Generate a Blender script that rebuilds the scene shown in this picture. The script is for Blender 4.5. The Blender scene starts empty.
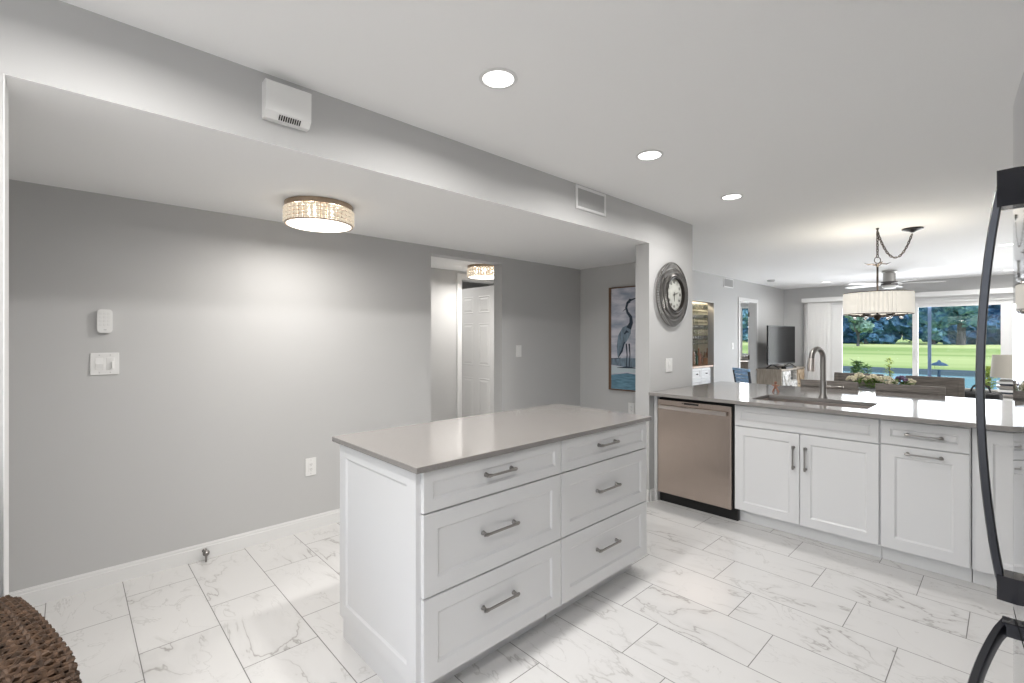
import bpy, bmesh, math, random
from mathutils import Vector, Matrix
PI = math.pi
SC = bpy.context.scene
COL = SC.collection
random.seed(4)

# ------------------------------------------------------------------ camera
cam_d = bpy.data.cameras.new('camera')
cam = bpy.data.objects.new('camera', cam_d); COL.objects.link(cam)
cam_d.sensor_width = 36; cam_d.lens = 36 * 470 / 1024
cam_d.shift_y = -4 / 1024
cam_d.clip_start = 0.05; cam_d.clip_end = 2000
cam.location = (0, 0, 1.37)
cam.rotation_euler = (PI / 2, 0, math.atan2(498, 470))
SC.camera = cam

# ------------------------------------------------------------------ colour management, world, sun
SC.view_settings.view_transform = 'Standard'
SC.view_settings.look = 'None'
SC.view_settings.gamma = 1
SC.view_settings.use_curve_mapping = False
SC.view_settings.exposure = 0.22
SC.cycles.max_bounces = 12
SC.cycles.diffuse_bounces = 7
SC.cycles.glossy_bounces = 5
SC.cycles.transmission_bounces = 8
SC.cycles.transparent_max_bounces = 16
SC.cycles.caustics_reflective = False
SC.cycles.caustics_refractive = False
SC.cycles.sample_clamp_indirect = 8

world = bpy.data.worlds.new('sky'); SC.world = world
world.use_nodes = True
wn = world.node_tree.nodes; wl = world.node_tree.links
sky = wn.new('ShaderNodeTexSky'); sky.sky_type = 'NISHITA'
sky.sun_disc = False; sky.sun_elevation = math.radians(55); sky.sun_rotation = math.radians(140)
wl.new(sky.outputs[0], wn['Background'].inputs[0]); wn['Background'].inputs[1].default_value = 0.27

def lamp(name, kind, loc, energy, color=(1, 1, 1), rot=(0, 0, 0), **kw):
    d = bpy.data.lights.new(name, kind); d.energy = energy; d.color = color
    for k, v in kw.items(): setattr(d, k, v)
    o = bpy.data.objects.new(name, d); COL.objects.link(o)
    o.location = loc; o.rotation_euler = rot
    return o
lamp('sun', 'SUN', (0, 40, 30), 2.9, (1, .96, .88), (math.radians(38), 0, math.radians(35)), angle=.01)
# daylight entering by the sliding glass doors and the bedroom window
lamp('daylight_sliding_door', 'AREA', (-1.2, 11.72, 1.15), 85, (.99, .99, 1), (-PI / 2, 0, 0), shape='RECTANGLE', size=2.7, size_y=1.9)
lamp('daylight_bedroom_window', 'AREA', (-4.5, 11.5, 1.5), 22, (.96, .98, 1), (-PI / 2, 0, 0), shape='RECTANGLE', size=1.0, size_y=1.2)
lamp('added_fill_rear', 'AREA', (-.65, -2.66, 1.30), 26, (1, .995, .985), (PI / 2, 0, 0), shape='RECTANGLE', size=2.3, size_y=2.1)  # added fill light, placed in the invented window behind the camera
lamp('added_fill_living', 'AREA', (1.62, 8.2, 1.35), 34, (1, .99, .975), (0, PI / 2, 0), shape='RECTANGLE', size=1.8, size_y=2.6)  # added fill for the living room; the wall here has no window

# ------------------------------------------------------------------ materials
M = {}
def mat(name, color, rough=.5, metal=0, spec=.5, emit=0, ecol=None, bump=None, noise=None, coat=0, trans=0, ior=1.45, alpha=1, aniso=0):
    m = bpy.data.materials.new(name); m.use_nodes = True
    nt = m.node_tree; b = nt.nodes['Principled BSDF']
    c = tuple(color) + (1,)
    b.inputs['Base Color'].default_value = c
    b.inputs['Roughness'].default_value = rough; b.inputs['Metallic'].default_value = metal
    b.inputs['Specular IOR Level'].default_value = spec
    b.inputs['Coat Weight'].default_value = coat; b.inputs['Coat Roughness'].default_value = .05
    b.inputs['Transmission Weight'].default_value = trans; b.inputs['IOR'].default_value = ior
    b.inputs['Alpha'].default_value = alpha
    if aniso: b.inputs['Anisotropic'].default_value = aniso
    if emit:
        b.inputs['Emission Color'].default_value = tuple(ecol or color) + (1,)
        b.inputs['Emission Strength'].default_value = emit
    tc = nt.nodes.new('ShaderNodeTexCoord')
    if noise:                                   # (scale, amount, stretch)
        mp = nt.nodes.new('ShaderNodeMapping'); mp.inputs['Scale'].default_value = noise[2] if len(noise) > 2 else (1, 1, 1)
        nz = nt.nodes.new('ShaderNodeTexNoise'); nz.inputs['Scale'].default_value = noise[0]; nz.inputs['Detail'].default_value = 5
        rp = nt.nodes.new('ShaderNodeMapRange'); rp.inputs[1].default_value = .3; rp.inputs[2].default_value = .7
        rp.inputs[3].default_value = 1 - noise[1]; rp.inputs[4].default_value = 1 + noise[1]
        mx = nt.nodes.new('ShaderNodeVectorMath'); mx.operation = 'SCALE'; mx.inputs[0].default_value = color
        nt.links.new(tc.outputs['Object'], mp.inputs[0]); nt.links.new(mp.outputs[0], nz.inputs['Vector'])
        nt.links.new(nz.outputs[0], rp.inputs[0]); nt.links.new(rp.outputs[0], mx.inputs['Scale'])
        nt.links.new(mx.outputs[0], b.inputs['Base Color'])
    if bump:                                    # (scale, strength, distance)
        nz = nt.nodes.new('ShaderNodeTexNoise'); nz.inputs['Scale'].default_value = bump[0]; nz.inputs['Detail'].default_value = 3
        bp = nt.nodes.new('ShaderNodeBump'); bp.inputs['Strength'].default_value = bump[1]; bp.inputs['Distance'].default_value = bump[2]
        nt.links.new(tc.outputs['Object'], nz.inputs['Vector']); nt.links.new(nz.outputs[0], bp.inputs['Height'])
        nt.links.new(bp.outputs[0], b.inputs['Normal'])
    M[name] = m
    return m
mat('wall_paint', (.53, .53, .528), .55, bump=(220, .06, .002))
mat('ceiling_paint', (.93, .93, .925), .8, bump=(90, .10, .003))
mat('trim_paint', (.76, .76, .755), .35)
mat('cabinet_paint', (.715, .715, .718), .32)
mat('quartz', (.265, .25, .238), .10, spec=.6, noise=(260, .12))
mat('brushed_nickel', (.33, .315, .30), .30, 1)
mat('stainless', (.50, .42, .37), .26, 1, noise=(8, .05, (40, 40, 1)), aniso=.6)
mat('stainless_light', (.60, .55, .52), .28, 1)
mat('black_plastic', (.008, .008, .008), .4)
mat('dark_gap', (.02, .02, .02), .8)
mat('plastic_white', (.78, .78, .77), .3)
mat('plastic_dark', (.05, .05, .05), .5)
mat('plastic_grey', (.50, .50, .50), .5)
mat('can_lens', (1, 1, 1), .4, emit=4, ecol=(1, .98, .95))
mat('crystal', (.45, .41, .35), .3, emit=.42, ecol=(1, .86, .68))
mat('lamp_band', (.42, .33, .25), .35, 1)
mat('lamp_diffuser', (1, .96, .9), .5, emit=1.6, ecol=(1, .96, .9))
mat('lamp_inner', (.62, .52, .40), .5, emit=.12, ecol=(1, .86, .66))
mat('bronze', (.12, .10, .085), .38, .9)
mat('dark_bronze', (.03, .026, .024), .35, .7)
mat('pleated_fabric', (.86, .84, .79), .8, emit=.34, ecol=(1, .95, .86))
mat('fan_dark', (.11, .10, .10), .45, noise=(6, .2))
mat('fan_metal', (.40, .39, .37), .32, 1)
mat('fan_blade', (.58, .58, .57), .35)
mat('black_steel', (.30, .31, .33), .05, .95)
mat('fridge_handle', (.055, .057, .066), .30, .85)
mat('handle_block', (.018, .018, .022), .10, .3)
mat('fridge_side', (.06, .06, .065), .5)
mat('wicker', (.065, .038, .023), .55, noise=(45, .65), spec=.35)
mat('wicker_light', (.17, .10, .06), .5, noise=(30, .5))
mat('cushion', (.45, .42, .37), .9, bump=(150, .3, .002))
mat('greywood', (.24, .215, .195), .55, noise=(9, .35, (1, 1, 12)))
mat('greywood_light', (.30, .285, .265), .5, noise=(9, .25, (1, 1, 12)))
mat('taupewood', (.33, .285, .235), .55, noise=(7, .25, (12, 1, 1)))
mat('whitewash', (.62, .61, .59), .6, noise=(22, .45))
mat('tan', (.45, .35, .24), .6, noise=(12, .2))
mat('seat_cloth', (.45, .44, .42), .9)
mat('blue_cloth', (.10, .22, .45), .7)
mat('blue_paint', (.30, .50, .78), .5, noise=(8, .25))
mat('navy_edge', (.05, .06, .08), .5)
mat('screen', (.012, .012, .013), .16, spec=.06)
mat('clock_rim', (.19, .183, .175), .42, .85, noise=(30, .2))
mat('clock_rim_light', (.26, .25, .24), .38, .85, noise=(30, .2))
mat('clock_face', (.52, .53, .49), .6, noise=(14, .12))
mat('clock_ink', (.03, .03, .03), .6)
mat('frame_wood', (.15, .085, .05), .5, noise=(20, .3, (1, 1, .1)))
mat('blind', (.74, .735, .72), .7)
mat('vinyl', (.80, .80, .79), .4)
mat('screen_post', (.25, .36, .55), .4)
mat('peach_stone', (.55, .34, .22), .25, noise=(20, .15))
mat('mirror', (.72, .74, .70), .03, 1)
mat('copper', (.30, .14, .09), .45, noise=(20, .3))
mat('shade_beige', (.52, .49, .43), .85)
mat('leather_black', (.015, .015, .017), .4, bump=(60, .3, .003))
mat('leather_brown', (.07, .045, .035), .45)
mat('flower_cream', (.86, .80, .62), .8, noise=(50, .25))
mat('flower_purple', (.20, .13, .22), .8)
mat('leaf', (.14, .24, .05), .6, noise=(18, .4))
mat('leaf_yellow', (.42, .48, .08), .6, noise=(18, .35))
mat('pot', (.45, .47, .50), .5)
mat('stem', (.10, .07, .04), .8)
mat('bark', (.09, .085, .09), .9, noise=(3, .4, (1, 1, .2)))
mat('concrete', (.45, .44, .42), .9, noise=(3, .15))
mat('carpet', (.50, .48, .45), .95)
mat('glassware', (.95, .97, .96), .03, trans=.9, ior=1.45)
mat('bottle_green', (.05, .12, .07), .08, trans=.4)
mat('lantern', (.05, .10, .16), .4, .3)
mat('orange_light', (1, .8, .5), .5, emit=2.5, ecol=(1, .72, .38))

def glass_mat(name, tint, glossy=.06):
    m = bpy.data.materials.new(name); m.use_nodes = True
    nt = m.node_tree; nt.nodes.remove(nt.nodes['Principled BSDF'])
    t = nt.nodes.new('ShaderNodeBsdfTransparent'); t.inputs[0].default_value = tint + (1,)
    g = nt.nodes.new('ShaderNodeBsdfGlossy'); g.inputs['Roughness'].default_value = .0
    fr = nt.nodes.new('ShaderNodeFresnel'); fr.inputs[0].default_value = 1.22
    mx = nt.nodes.new('ShaderNodeMixShader')
    nt.links.new(fr.outputs[0], mx.inputs[0]); nt.links.new(t.outputs[0], mx.inputs[1]); nt.links.new(g.outputs[0], mx.inputs[2])
    nt.links.new(mx.outputs[0], nt.nodes['Material Output'].inputs[0])
    M[name] = m
glass_mat('window_glass', (.975, .985, 1.0))

class NG:
    """small node helper"""
    def __init__(s, m): s.nt = m.node_tree
    def n(s, t, **kw):
        x = s.nt.nodes.new(t)
        for k, v in kw.items(): setattr(x, k, v)
        return x
    def put(s, x, i, v):
        if hasattr(v, 'node'): s.nt.links.new(v, x.inputs[i])
        elif v is not None: x.inputs[i].default_value = v
    def m(s, op, a, b=None, c=None):
        x = s.n('ShaderNodeMath', operation=op); s.put(x, 0, a); s.put(x, 1, b)
        if c is not None: s.put(x, 2, c)
        return x.outputs[0]
    def rng(s, v, a, b, c, d):
        x = s.n('ShaderNodeMapRange')
        for i, q in enumerate((v, a, b, c, d)): s.put(x, i, q)
        return x.outputs[0]

def marble_tiles():
    m = mat('marble_tile', (.74, .73, .72), .13, spec=.5)
    g = NG(m); b = m.node_tree.nodes['Principled BSDF']
    geo = g.n('ShaderNodeNewGeometry'); sep = g.n('ShaderNodeSeparateXYZ'); g.nt.links.new(geo.outputs['Position'], sep.inputs[0])
    v = g.m('DIVIDE', g.m('SUBTRACT', sep.outputs[1], .221), .3055)
    row = g.m('FLOOR', v)
    u = g.m('DIVIDE', g.m('ADD', g.m('SUBTRACT', sep.outputs[0], .475), g.m('MULTIPLY', row, .204)), .612)
    cx = g.m('FLOOR', u)
    fu = g.m('FRACT', u); fv = g.m('FRACT', v)
    du = g.m('MULTIPLY', g.m('MINIMUM', fu, g.m('SUBTRACT', 1, fu)), .612)
    dv = g.m('MULTIPLY', g.m('MINIMUM', fv, g.m('SUBTRACT', 1, fv)), .3055)
    d = g.m('MINIMUM', du, dv)
    grout = g.rng(d, .0012, .0026, 1, 0)
    idv = g.n('ShaderNodeCombineXYZ'); g.put(idv, 0, cx); g.put(idv, 1, row)
    wn_ = g.n('ShaderNodeTexWhiteNoise'); g.nt.links.new(idv.outputs[0], wn_.inputs[0])
    off = g.n('ShaderNodeVectorMath', operation='SCALE'); g.nt.links.new(wn_.outputs[1], off.inputs[0]); off.inputs['Scale'].default_value = 40
    add = g.n('ShaderNodeVectorMath', operation='ADD'); g.nt.links.new(geo.outputs['Position'], add.inputs[0]); g.nt.links.new(off.outputs[0], add.inputs[1])
    def vein(scale, width, dist, stretch, rot):
        mp = g.n('ShaderNodeMapping'); mp.inputs['Scale'].default_value = stretch; mp.inputs['Rotation'].default_value = (0, 0, rot)
        g.nt.links.new(add.outputs[0], mp.inputs[0])
        nz = g.n('ShaderNodeTexNoise'); nz.inputs['Scale'].default_value = scale; nz.inputs['Detail'].default_value = 5; nz.inputs['Roughness'].default_value = .55; nz.inputs['Distortion'].default_value = dist
        g.nt.links.new(mp.outputs[0], nz.inputs['Vector'])
        a = g.m('ABSOLUTE', g.m('SUBTRACT', nz.outputs[0], .5))
        return g.rng(a, 0, width, 1, 0)
    v1 = vein(1.7, .012, .5, (1.0, 2.1, 1), .5)
    v2 = vein(3.2, .010, .8, (1.0, 1.7, 1), -.4)
    soft = vein(1.7, .07, .5, (1.0, 2.1, 1), .5)
    mk = g.n('ShaderNodeTexNoise'); mk.inputs['Scale'].default_value = 2.2; g.nt.links.new(add.outputs[0], mk.inputs['Vector'])
    mask = g.rng(mk.outputs[0], .45, .62, 0, 1)
    mask2 = g.rng(mk.outputs[0], .55, .40, 0, 1)
    k = g.m('ADD', g.m('MULTIPLY', v1, g.m('MULTIPLY', mask, .62)), g.m('MULTIPLY', v2, g.m('MULTIPLY', mask2, .32)))
    k = g.m('ADD', k, g.m('MULTIPLY', soft, g.m('MULTIPLY', mask, .13)))
    mx = g.n('ShaderNodeMix', data_type='RGBA'); g.put(mx, 0, k)
    mx.inputs[6].default_value = (.66, .652, .644, 1); mx.inputs[7].default_value = (.30, .285, .27, 1)
    mg = g.n('ShaderNodeMix', data_type='RGBA'); g.put(mg, 0, grout); g.nt.links.new(mx.outputs[2], mg.inputs[6]); mg.inputs[7].default_value = (.17, .165, .16, 1)
    g.nt.links.new(mg.outputs[2], b.inputs['Base Color'])
    g.nt.links.new(g.rng(grout, 0, 1, .13, .7), b.inputs['Roughness'])
marble_tiles()

def lawn_mat():
    m = mat('grass', (.25, .45, .12), .9, spec=.1)
    g = NG(m); b = m.node_tree.nodes['Principled BSDF']
    geo = g.n('ShaderNodeNewGeometry')
    mp = g.n('ShaderNodeMapping'); mp.inputs['Scale'].default_value = (.012, .05, 1); g.nt.links.new(geo.outputs['Position'], mp.inputs[0])
    nz = g.n('ShaderNodeTexNoise'); nz.inputs['Scale'].default_value = 1.5; nz.inputs['Detail'].default_value = 6; g.nt.links.new(mp.outputs[0], nz.inputs['Vector'])
    cr = g.n('ShaderNodeValToRGB'); g.nt.links.new(nz.outputs[0], cr.inputs[0])
    e = cr.color_ramp.elements; e[0].position = .36; e[0].color = (.25, .36, .10, 1); e[1].position = .62; e[1].color = (.52, .58, .24, 1)
    g.nt.links.new(cr.outputs[0], b.inputs['Base Color'])
lawn_mat()
def foliage_mat(name, c1, c2, scale=1.2):
    m = mat(name, c1, .9, spec=.1)
    g = NG(m); b = m.node_tree.nodes['Principled BSDF']
    geo = g.n('ShaderNodeNewGeometry')
    nz = g.n('ShaderNodeTexNoise'); nz.inputs['Scale'].default_value = scale; nz.inputs['Detail'].default_value = 8; nz.inputs['Roughness'].default_value = .7
    g.nt.links.new(geo.outputs['Position'], nz.inputs['Vector'])
    cr = g.n('ShaderNodeValToRGB'); g.nt.links.new(nz.outputs[0], cr.inputs[0])
    e = cr.color_ramp.elements; e[0].position = .40; e[0].color = c1 + (1,); e[1].position = .66; e[1].color = c2 + (1,)
    g.nt.links.new(cr.outputs[0], b.inputs['Base Color'])
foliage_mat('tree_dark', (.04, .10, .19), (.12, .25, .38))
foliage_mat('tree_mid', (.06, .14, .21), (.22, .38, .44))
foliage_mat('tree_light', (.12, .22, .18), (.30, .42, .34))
mat('water', (.30, .55, .55), .15, spec=.6, bump=(4, .5, .05))
mat('shore', (.06, .09, .10), .9)
mat('art_bg', (.62, .64, .68), .6)
def art_bg():
    m = M['art_bg']; g = NG(m); b = m.node_tree.nodes['Principled BSDF']
    tc = g.n('ShaderNodeTexCoord'); mp = g.n('ShaderNodeMapping'); mp.inputs['Scale'].default_value = (2, 1, 6)
    g.nt.links.new(tc.outputs['Object'], mp.inputs[0])
    nz = g.n('ShaderNodeTexNoise'); nz.inputs['Scale'].default_value = 2; nz.inputs['Detail'].default_value = 6; g.nt.links.new(mp.outputs[0], nz.inputs['Vector'])
    cr = g.n('ShaderNodeValToRGB'); g.nt.links.new(nz.outputs[0], cr.inputs[0])
    e = cr.color_ramp.elements; e[0].position = .35; e[0].color = (.30, .34, .44, 1); e[1].position = .6; e[1].color = (.62, .62, .68, 1)
    g.nt.links.new(cr.outputs[0], b.inputs['Base Color'])
art_bg()
mat('art_water', (.12, .24, .32), .6, noise=(9, .4, (1, 1, 6)))
mat('art_foam', (.50, .58, .62), .6)
mat('art_dark', (.03, .045, .07), .6)
mat('art_mid', (.17, .23, .29), .6, noise=(40, .4, (1, 1, .3)))

# ------------------------------------------------------------------ mesh builder
class MB:
    def __init__(s): s.bm = bmesh.new()
    def box(s, x0, x1, y0, y1, z0, z1, bev=0, seg=2):
        r = bmesh.ops.create_cube(s.bm, size=1)
        vs = r['verts']
        for v in vs:
            v.co = ((x0 + x1) / 2 + v.co.x * (x1 - x0), (y0 + y1) / 2 + v.co.y * (y1 - y0), (z0 + z1) / 2 + v.co.z * (z1 - z0))
        if bev:
            es = list({e for v in vs for e in v.link_edges})
            bmesh.ops.bevel(s.bm, geom=es, offset=bev, segments=seg, affect='EDGES', profile=.5)
        return s
    def lathe(s, prof, c=(0, 0, 0), seg=24, axis='z', sc=(1, 1)):
        """prof = [(r, h)...] revolved about the axis through c"""
        rings = []
        for r, h in prof:
            ring = []
            if r < 1e-6:
                ring = [s.bm.verts.new(s._ax(0, 0, h, c, axis))]
            else:
                for k in range(seg):
                    a = 2 * PI * k / seg
                    ring.append(s.bm.verts.new(s._ax(r * math.cos(a) * sc[0], r * math.sin(a) * sc[1], h, c, axis)))
            rings.append(ring)
        for A, B in zip(rings, rings[1:]):
            if len(A) == 1 and len(B) == 1: continue
            for k in range(seg):
                k2 = (k + 1) % seg
                if len(A) == 1: f = [A[0], B[k], B[k2]]
                elif len(B) == 1: f = [A[k], B[0], A[k2]]
                else: f = [A[k], B[k], B[k2], A[k2]]
                s.bm.faces.new(f)
        return s
    def _ax(s, u, v, h, c, axis):
        if axis == 'z': p = (u, v, h)
        elif axis == 'x': p = (h, u, v)
        else: p = (u, h, v)
        return (p[0] + c[0], p[1] + c[1], p[2] + c[2])
    def tube(s, pts, r, seg=8, caps=True, flat=None, closed=False):
        """tube along pts; r scalar or list; flat = (wu, wv) squash"""
        pts = [Vector(p) for p in pts]; n = len(pts)
        rs = r if isinstance(r, (list, tuple)) else [r] * n
        rings = []; prev = None
        for i, p in enumerate(pts):
            if closed: t = pts[(i + 1) % n] - pts[i - 1]
            else: t = (pts[min(i + 1, n - 1)] - pts[max(i - 1, 0)])
            t.normalize()
            if prev is None:
                up = Vector((0, 0, 1)) if abs(t.z) < .9 else Vector((1, 0, 0))
                u = t.cross(up).normalized()
            else:
                u = (prev - t * prev.dot(t)).normalized()
            prev = u; w = t.cross(u)
            fu, fv = flat or (1, 1)
            rings.append([s.bm.verts.new(p + u * math.cos(2 * PI * k / seg) * rs[i] * fu + w * math.sin(2 * PI * k / seg) * rs[i] * fv) for k in range(seg)])
        pairs = list(zip(rings, rings[1:]))
        if closed: pairs.append((rings[-1], rings[0]))
        for A, B in pairs:
            for k in range(seg):
                s.bm.faces.new([A[k], A[(k + 1) % seg], B[(k + 1) % seg], B[k]])
        if caps and not closed:
            s.bm.faces.new(rings[0][::-1]); s.bm.faces.new(rings[-1])
        return s
    def sweep(s, pts, wu, wv, axis_u):
        """rectangular bar along pts, axis_u fixed width direction"""
        pts = [Vector(p) for p in pts]; n = len(pts); U = Vector(axis_u).normalized(); rings = []
        for i, p in enumerate(pts):
            t = (pts[min(i + 1, n - 1)] - pts[max(i - 1, 0)]).normalized()
            w = t.cross(U).normalized()
            a, b = U * wu / 2, w * wv / 2; c = .3
            rings.append([s.bm.verts.new(p + q) for q in (a + b * (1 - c), a * (1 - c) + b, -a * (1 - c) + b, -a + b * (1 - c), -a - b * (1 - c), -a * (1 - c) - b, a * (1 - c) - b, a - b * (1 - c))])
        for A, B in zip(rings, rings[1:]):
            for k in range(8): s.bm.faces.new([A[k], A[(k + 1) % 8], B[(k + 1) % 8], B[k]])
        s.bm.faces.new(rings[0][::-1]); s.bm.faces.new(rings[-1])
        return s
    def prism(s, poly, d0, d1, plane='xz'):
        """poly outline in a plane, extruded from d0 to d1"""
        f = {'xz': lambda a, b, d: (a, d, b), 'xy': lambda a, b, d: (a, b, d), 'yz': lambda a, b, d: (d, a, b)}[plane]
        A = [s.bm.verts.new(f(a, b, d0)) for a, b in poly]; B = [s.bm.verts.new(f(a, b, d1)) for a, b in poly]
        n = len(poly)
        for k in range(n): s.bm.faces.new([A[k], A[(k + 1) % n], B[(k + 1) % n], B[k]])
        s.bm.faces.new(A[::-1]); s.bm.faces.new(B)
        return s
    def sphere(s, c, r, sub=2, sc=(1, 1, 1)):
        q = bmesh.ops.create_icosphere(s.bm, subdivisions=sub, radius=r)
        for v in q['verts']: v.co = Vector((v.co.x * sc[0] + c[0], v.co.y * sc[1] + c[1], v.co.z * sc[2] + c[2]))
        return s
    def ring_slab(s, outer, inner, z0, z1):
        """rectangular slab with a rectangular hole"""
        def rect(r, z): x0, x1, y0, y1 = r; return [s.bm.verts.new(p) for p in ((x0, y0, z), (x1, y0, z), (x1, y1, z), (x0, y1, z))]
        Ob, Ot, Ib, It = rect(outer, z0), rect(outer, z1), rect(inner, z0), rect(inner, z1)
        for k in range(4):
            j = (k + 1) % 4
            s.bm.faces.new([Ob[k], Ob[j], Ot[j], Ot[k]]); s.bm.faces.new([It[k], It[j], Ib[j], Ib[k]])
            s.bm.faces.new([Ot[k], Ot[j], It[j], It[k]]); s.bm.faces.new([Ob[j], Ob[k], Ib[k], Ib[j]])
        return s
    def shaker(s, O, U, N, w, h, t=.019, rail=.06, rec=.008, ch=.0015):
        """framed flat-panel front; O lower corner on the back plane, U along the width, N outward"""
        O, U, N = Vector(O), Vector(U), Vector(N); Z = Vector((0, 0, 1))
        def ring(i, d): return [s.bm.verts.new(O + U * a + Z * b + N * d) for a, b in ((i, i), (w - i, i), (w - i, h - i), (i, h - i))]
        rs = [ring(0, 0), ring(0, t - ch), ring(ch, t), ring(rail, t), ring(rail + .004, t - rec * .45), ring(rail + .010, t - rec)]
        s.bm.faces.new(rs[0]); s.bm.faces.new(rs[-1])
        for A, B in zip(rs, rs[1:]):
            for k in range(4): s.bm.faces.new([A[k], A[(k + 1) % 4], B[(k + 1) % 4], B[k]])
        return s
    def build(s, name, material, parent=None, world=True, smooth=False, keep_origin=False, **props):
        bmesh.ops.recalc_face_normals(s.bm, faces=s.bm.faces[:])
        me = bpy.data.meshes.new(name)
        if parent is not None:
            if world: bmesh.ops.transform(s.bm, matrix=wmat(parent).inverted(), verts=s.bm.verts[:])
            off = Vector((0, 0, 0))
        elif keep_origin: off = Vector((0, 0, 0))
        else:
            cs = [v.co for v in s.bm.verts]
            off = Vector(((min(c.x for c in cs) + max(c.x for c in cs)) / 2, (min(c.y for c in cs) + max(c.y for c in cs)) / 2, min(c.z for c in cs)))
            bmesh.ops.translate(s.bm, vec=-off, verts=s.bm.verts[:])
        s.bm.to_mesh(me); s.bm.free()
        me.materials.append(M[material] if isinstance(material, str) else material)
        if smooth:
            me.polygons.foreach_set('use_smooth', [True] * len(me.polygons))
            try: me.set_sharp_from_angle(angle=math.radians(40))
            except Exception: pass
        o = bpy.data.objects.new(name, me); COL.objects.link(o)
        if parent is not None: o.parent = parent
        o.location = off
        for k, v in props.items(): o[k] = v
        return o
def wmat(o):
    m = Matrix.LocRotScale(o.location, o.rotation_euler, o.scale)
    return (wmat(o.parent) @ m) if o.parent else m
def thing(name, label, cat, loc, rz=0, group=None):
    o = bpy.data.objects.new(name, None); COL.objects.link(o); o.empty_display_size = .1
    o.location = loc; o.rotation_euler = (0, 0, rz); tag(o, label, cat, group); return o
def tag(o, label, cat, group=None):
    o['label'] = label; o['category'] = cat
    if group: o['group'] = group
    return o
def struct(name, mb, m, parent=None, smooth=False):
    o = mb.build(name, m, parent, smooth=smooth)
    if parent is None: o['kind'] = 'structure'
    return o
def copy_tree(o, parent=None):
    c = o.copy(); COL.objects.link(c)
    if parent is not None: c.parent = parent
    for ch in [x for x in bpy.data.objects if x.parent == o and x is not c]: copy_tree(ch, c)
    return c

# ------------------------------------------------------------------ room shell
CZ, SZ = 2.44, 2.16            # main ceiling, dropped ceiling
WL, HP = -3.43, -2.07          # left wall, header plane
DE = 4.33                      # end wall of the dining alcove
FY = 11.6                      # wall with the sliding doors
T = .12
struct('floor', MB().box(-7.2, 1.8, -2.7, 11.75, -.10, 0), 'marble_tile')
struct('ceiling', MB().box(HP, 1.8, -2.7, DE + .0, CZ, CZ + .1).box(-5.6, 1.8, DE, 11.75, CZ, CZ + .1), 'ceiling_paint')
struct('ceiling_alcove', MB().box(WL - T, HP, -1.3, DE, SZ, SZ + .001).box(WL - T, HP - .135, -1.3, DE, SZ + .001, SZ + .38), 'ceiling_paint')
# header beam over the opening, wall stub with the clock, wall left of the opening
struct('wall_header', MB().box(HP - .13, HP, -.143, 3.53, SZ + .0015, CZ).box(HP - .13, HP, 3.53, 4.31, 0, CZ), 'wall_paint')
struct('wall_kitchen_left', MB().box(HP - .13, HP, -2.7, -.143, 0, CZ), 'wall_paint')
struct('wall_back', MB().box(HP, -1.8, -2.7, -2.58, 0, CZ).box(.5, 1.8, -2.7, -2.58, 0, CZ).box(-1.8, .5, -2.7, -2.58, 0, .6).box(-1.8, .5, -2.7, -2.58, 2.3, CZ), 'wall_paint')
struct('wall_kitchen_right', MB().box(.80, .92, -2.7, 4.85, 0, CZ), 'wall_paint')
struct('wall_living_right', MB().box(1.68, 1.8, 4.85, 11.6, 0, CZ).box(.92, 1.8, 4.73, 4.85, 0, CZ), 'wall_paint')
# left wall with the hall opening, then the living room stretch with the bar niche and the bedroom door
H0, H1, HZ = 2.275, 3.102, 2.096
struct('wall_left', MB().box(WL - T, WL, -1.3, H0, 0, SZ + .38).box(WL - T, WL, H1, DE + .12, 0, SZ + .38).box(WL - T, WL, H0, H1, HZ, SZ + .38), 'wall_paint')
struct('wall_alcove_end', MB().box(WL, HP - .075, DE, DE + .12, 0, CZ).box(HP - .13, HP - .075, 4.31, DE, 0, CZ), 'wall_paint')
struct('wall_alcove_near', MB().box(WL - T, HP - .13, -1.42, -1.3, 0, SZ + .38), 'wall_paint')
LW = -3.46
N0, N1, NZ = 7.19, 7.985, 1.96
B0, B1, BZ = 9.10, 9.93, 2.05
w = MB()
w.box(LW - T, LW, DE + .12, N0, 0, CZ).box(LW - T, LW, N0, N1, NZ, CZ).box(LW - T, LW, N1, B0, 0, CZ).box(LW - T, LW, B0, B1, BZ, CZ).box(LW - T, LW, B1, FY, 0, CZ)
w.box(-4.2, -4.1, 7.0, 8.2, 0, CZ).box(-4.1, LW - T, N0 - .1, N0, 0, CZ).box(-4.1, LW - T, N1, N1 + .1, 0, CZ).box(-4.1, LW - T, N0, N1, 2.2, CZ)
struct('wall_living_left', w, 'wall_paint')
# wall with the sliding doors and the bedroom window beyond
GX0, GX1, GZ = -2.59, .16, 2.06
struct('wall_far', MB().box(-3.96, GX0, FY, FY + .15, 0, CZ).box(GX1, 1.8, FY, FY + .15, 0, CZ).box(GX0, GX1, FY, FY + .15, GZ, CZ)
       .box(-5.6, -4.9, FY, FY + .15, 0, CZ).box(-4.9, -3.96, FY, FY + .15, 0, .95).box(-4.9, -3.96, FY, FY + .15, 2.1, CZ), 'wall_paint')
struct('wall_bedroom', MB().box(-5.7, -5.6, 8.3, 11.75, 0, CZ).box(-5.7, LW - T, 8.2, 8.3, 0, CZ), 'wall_paint')
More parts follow.
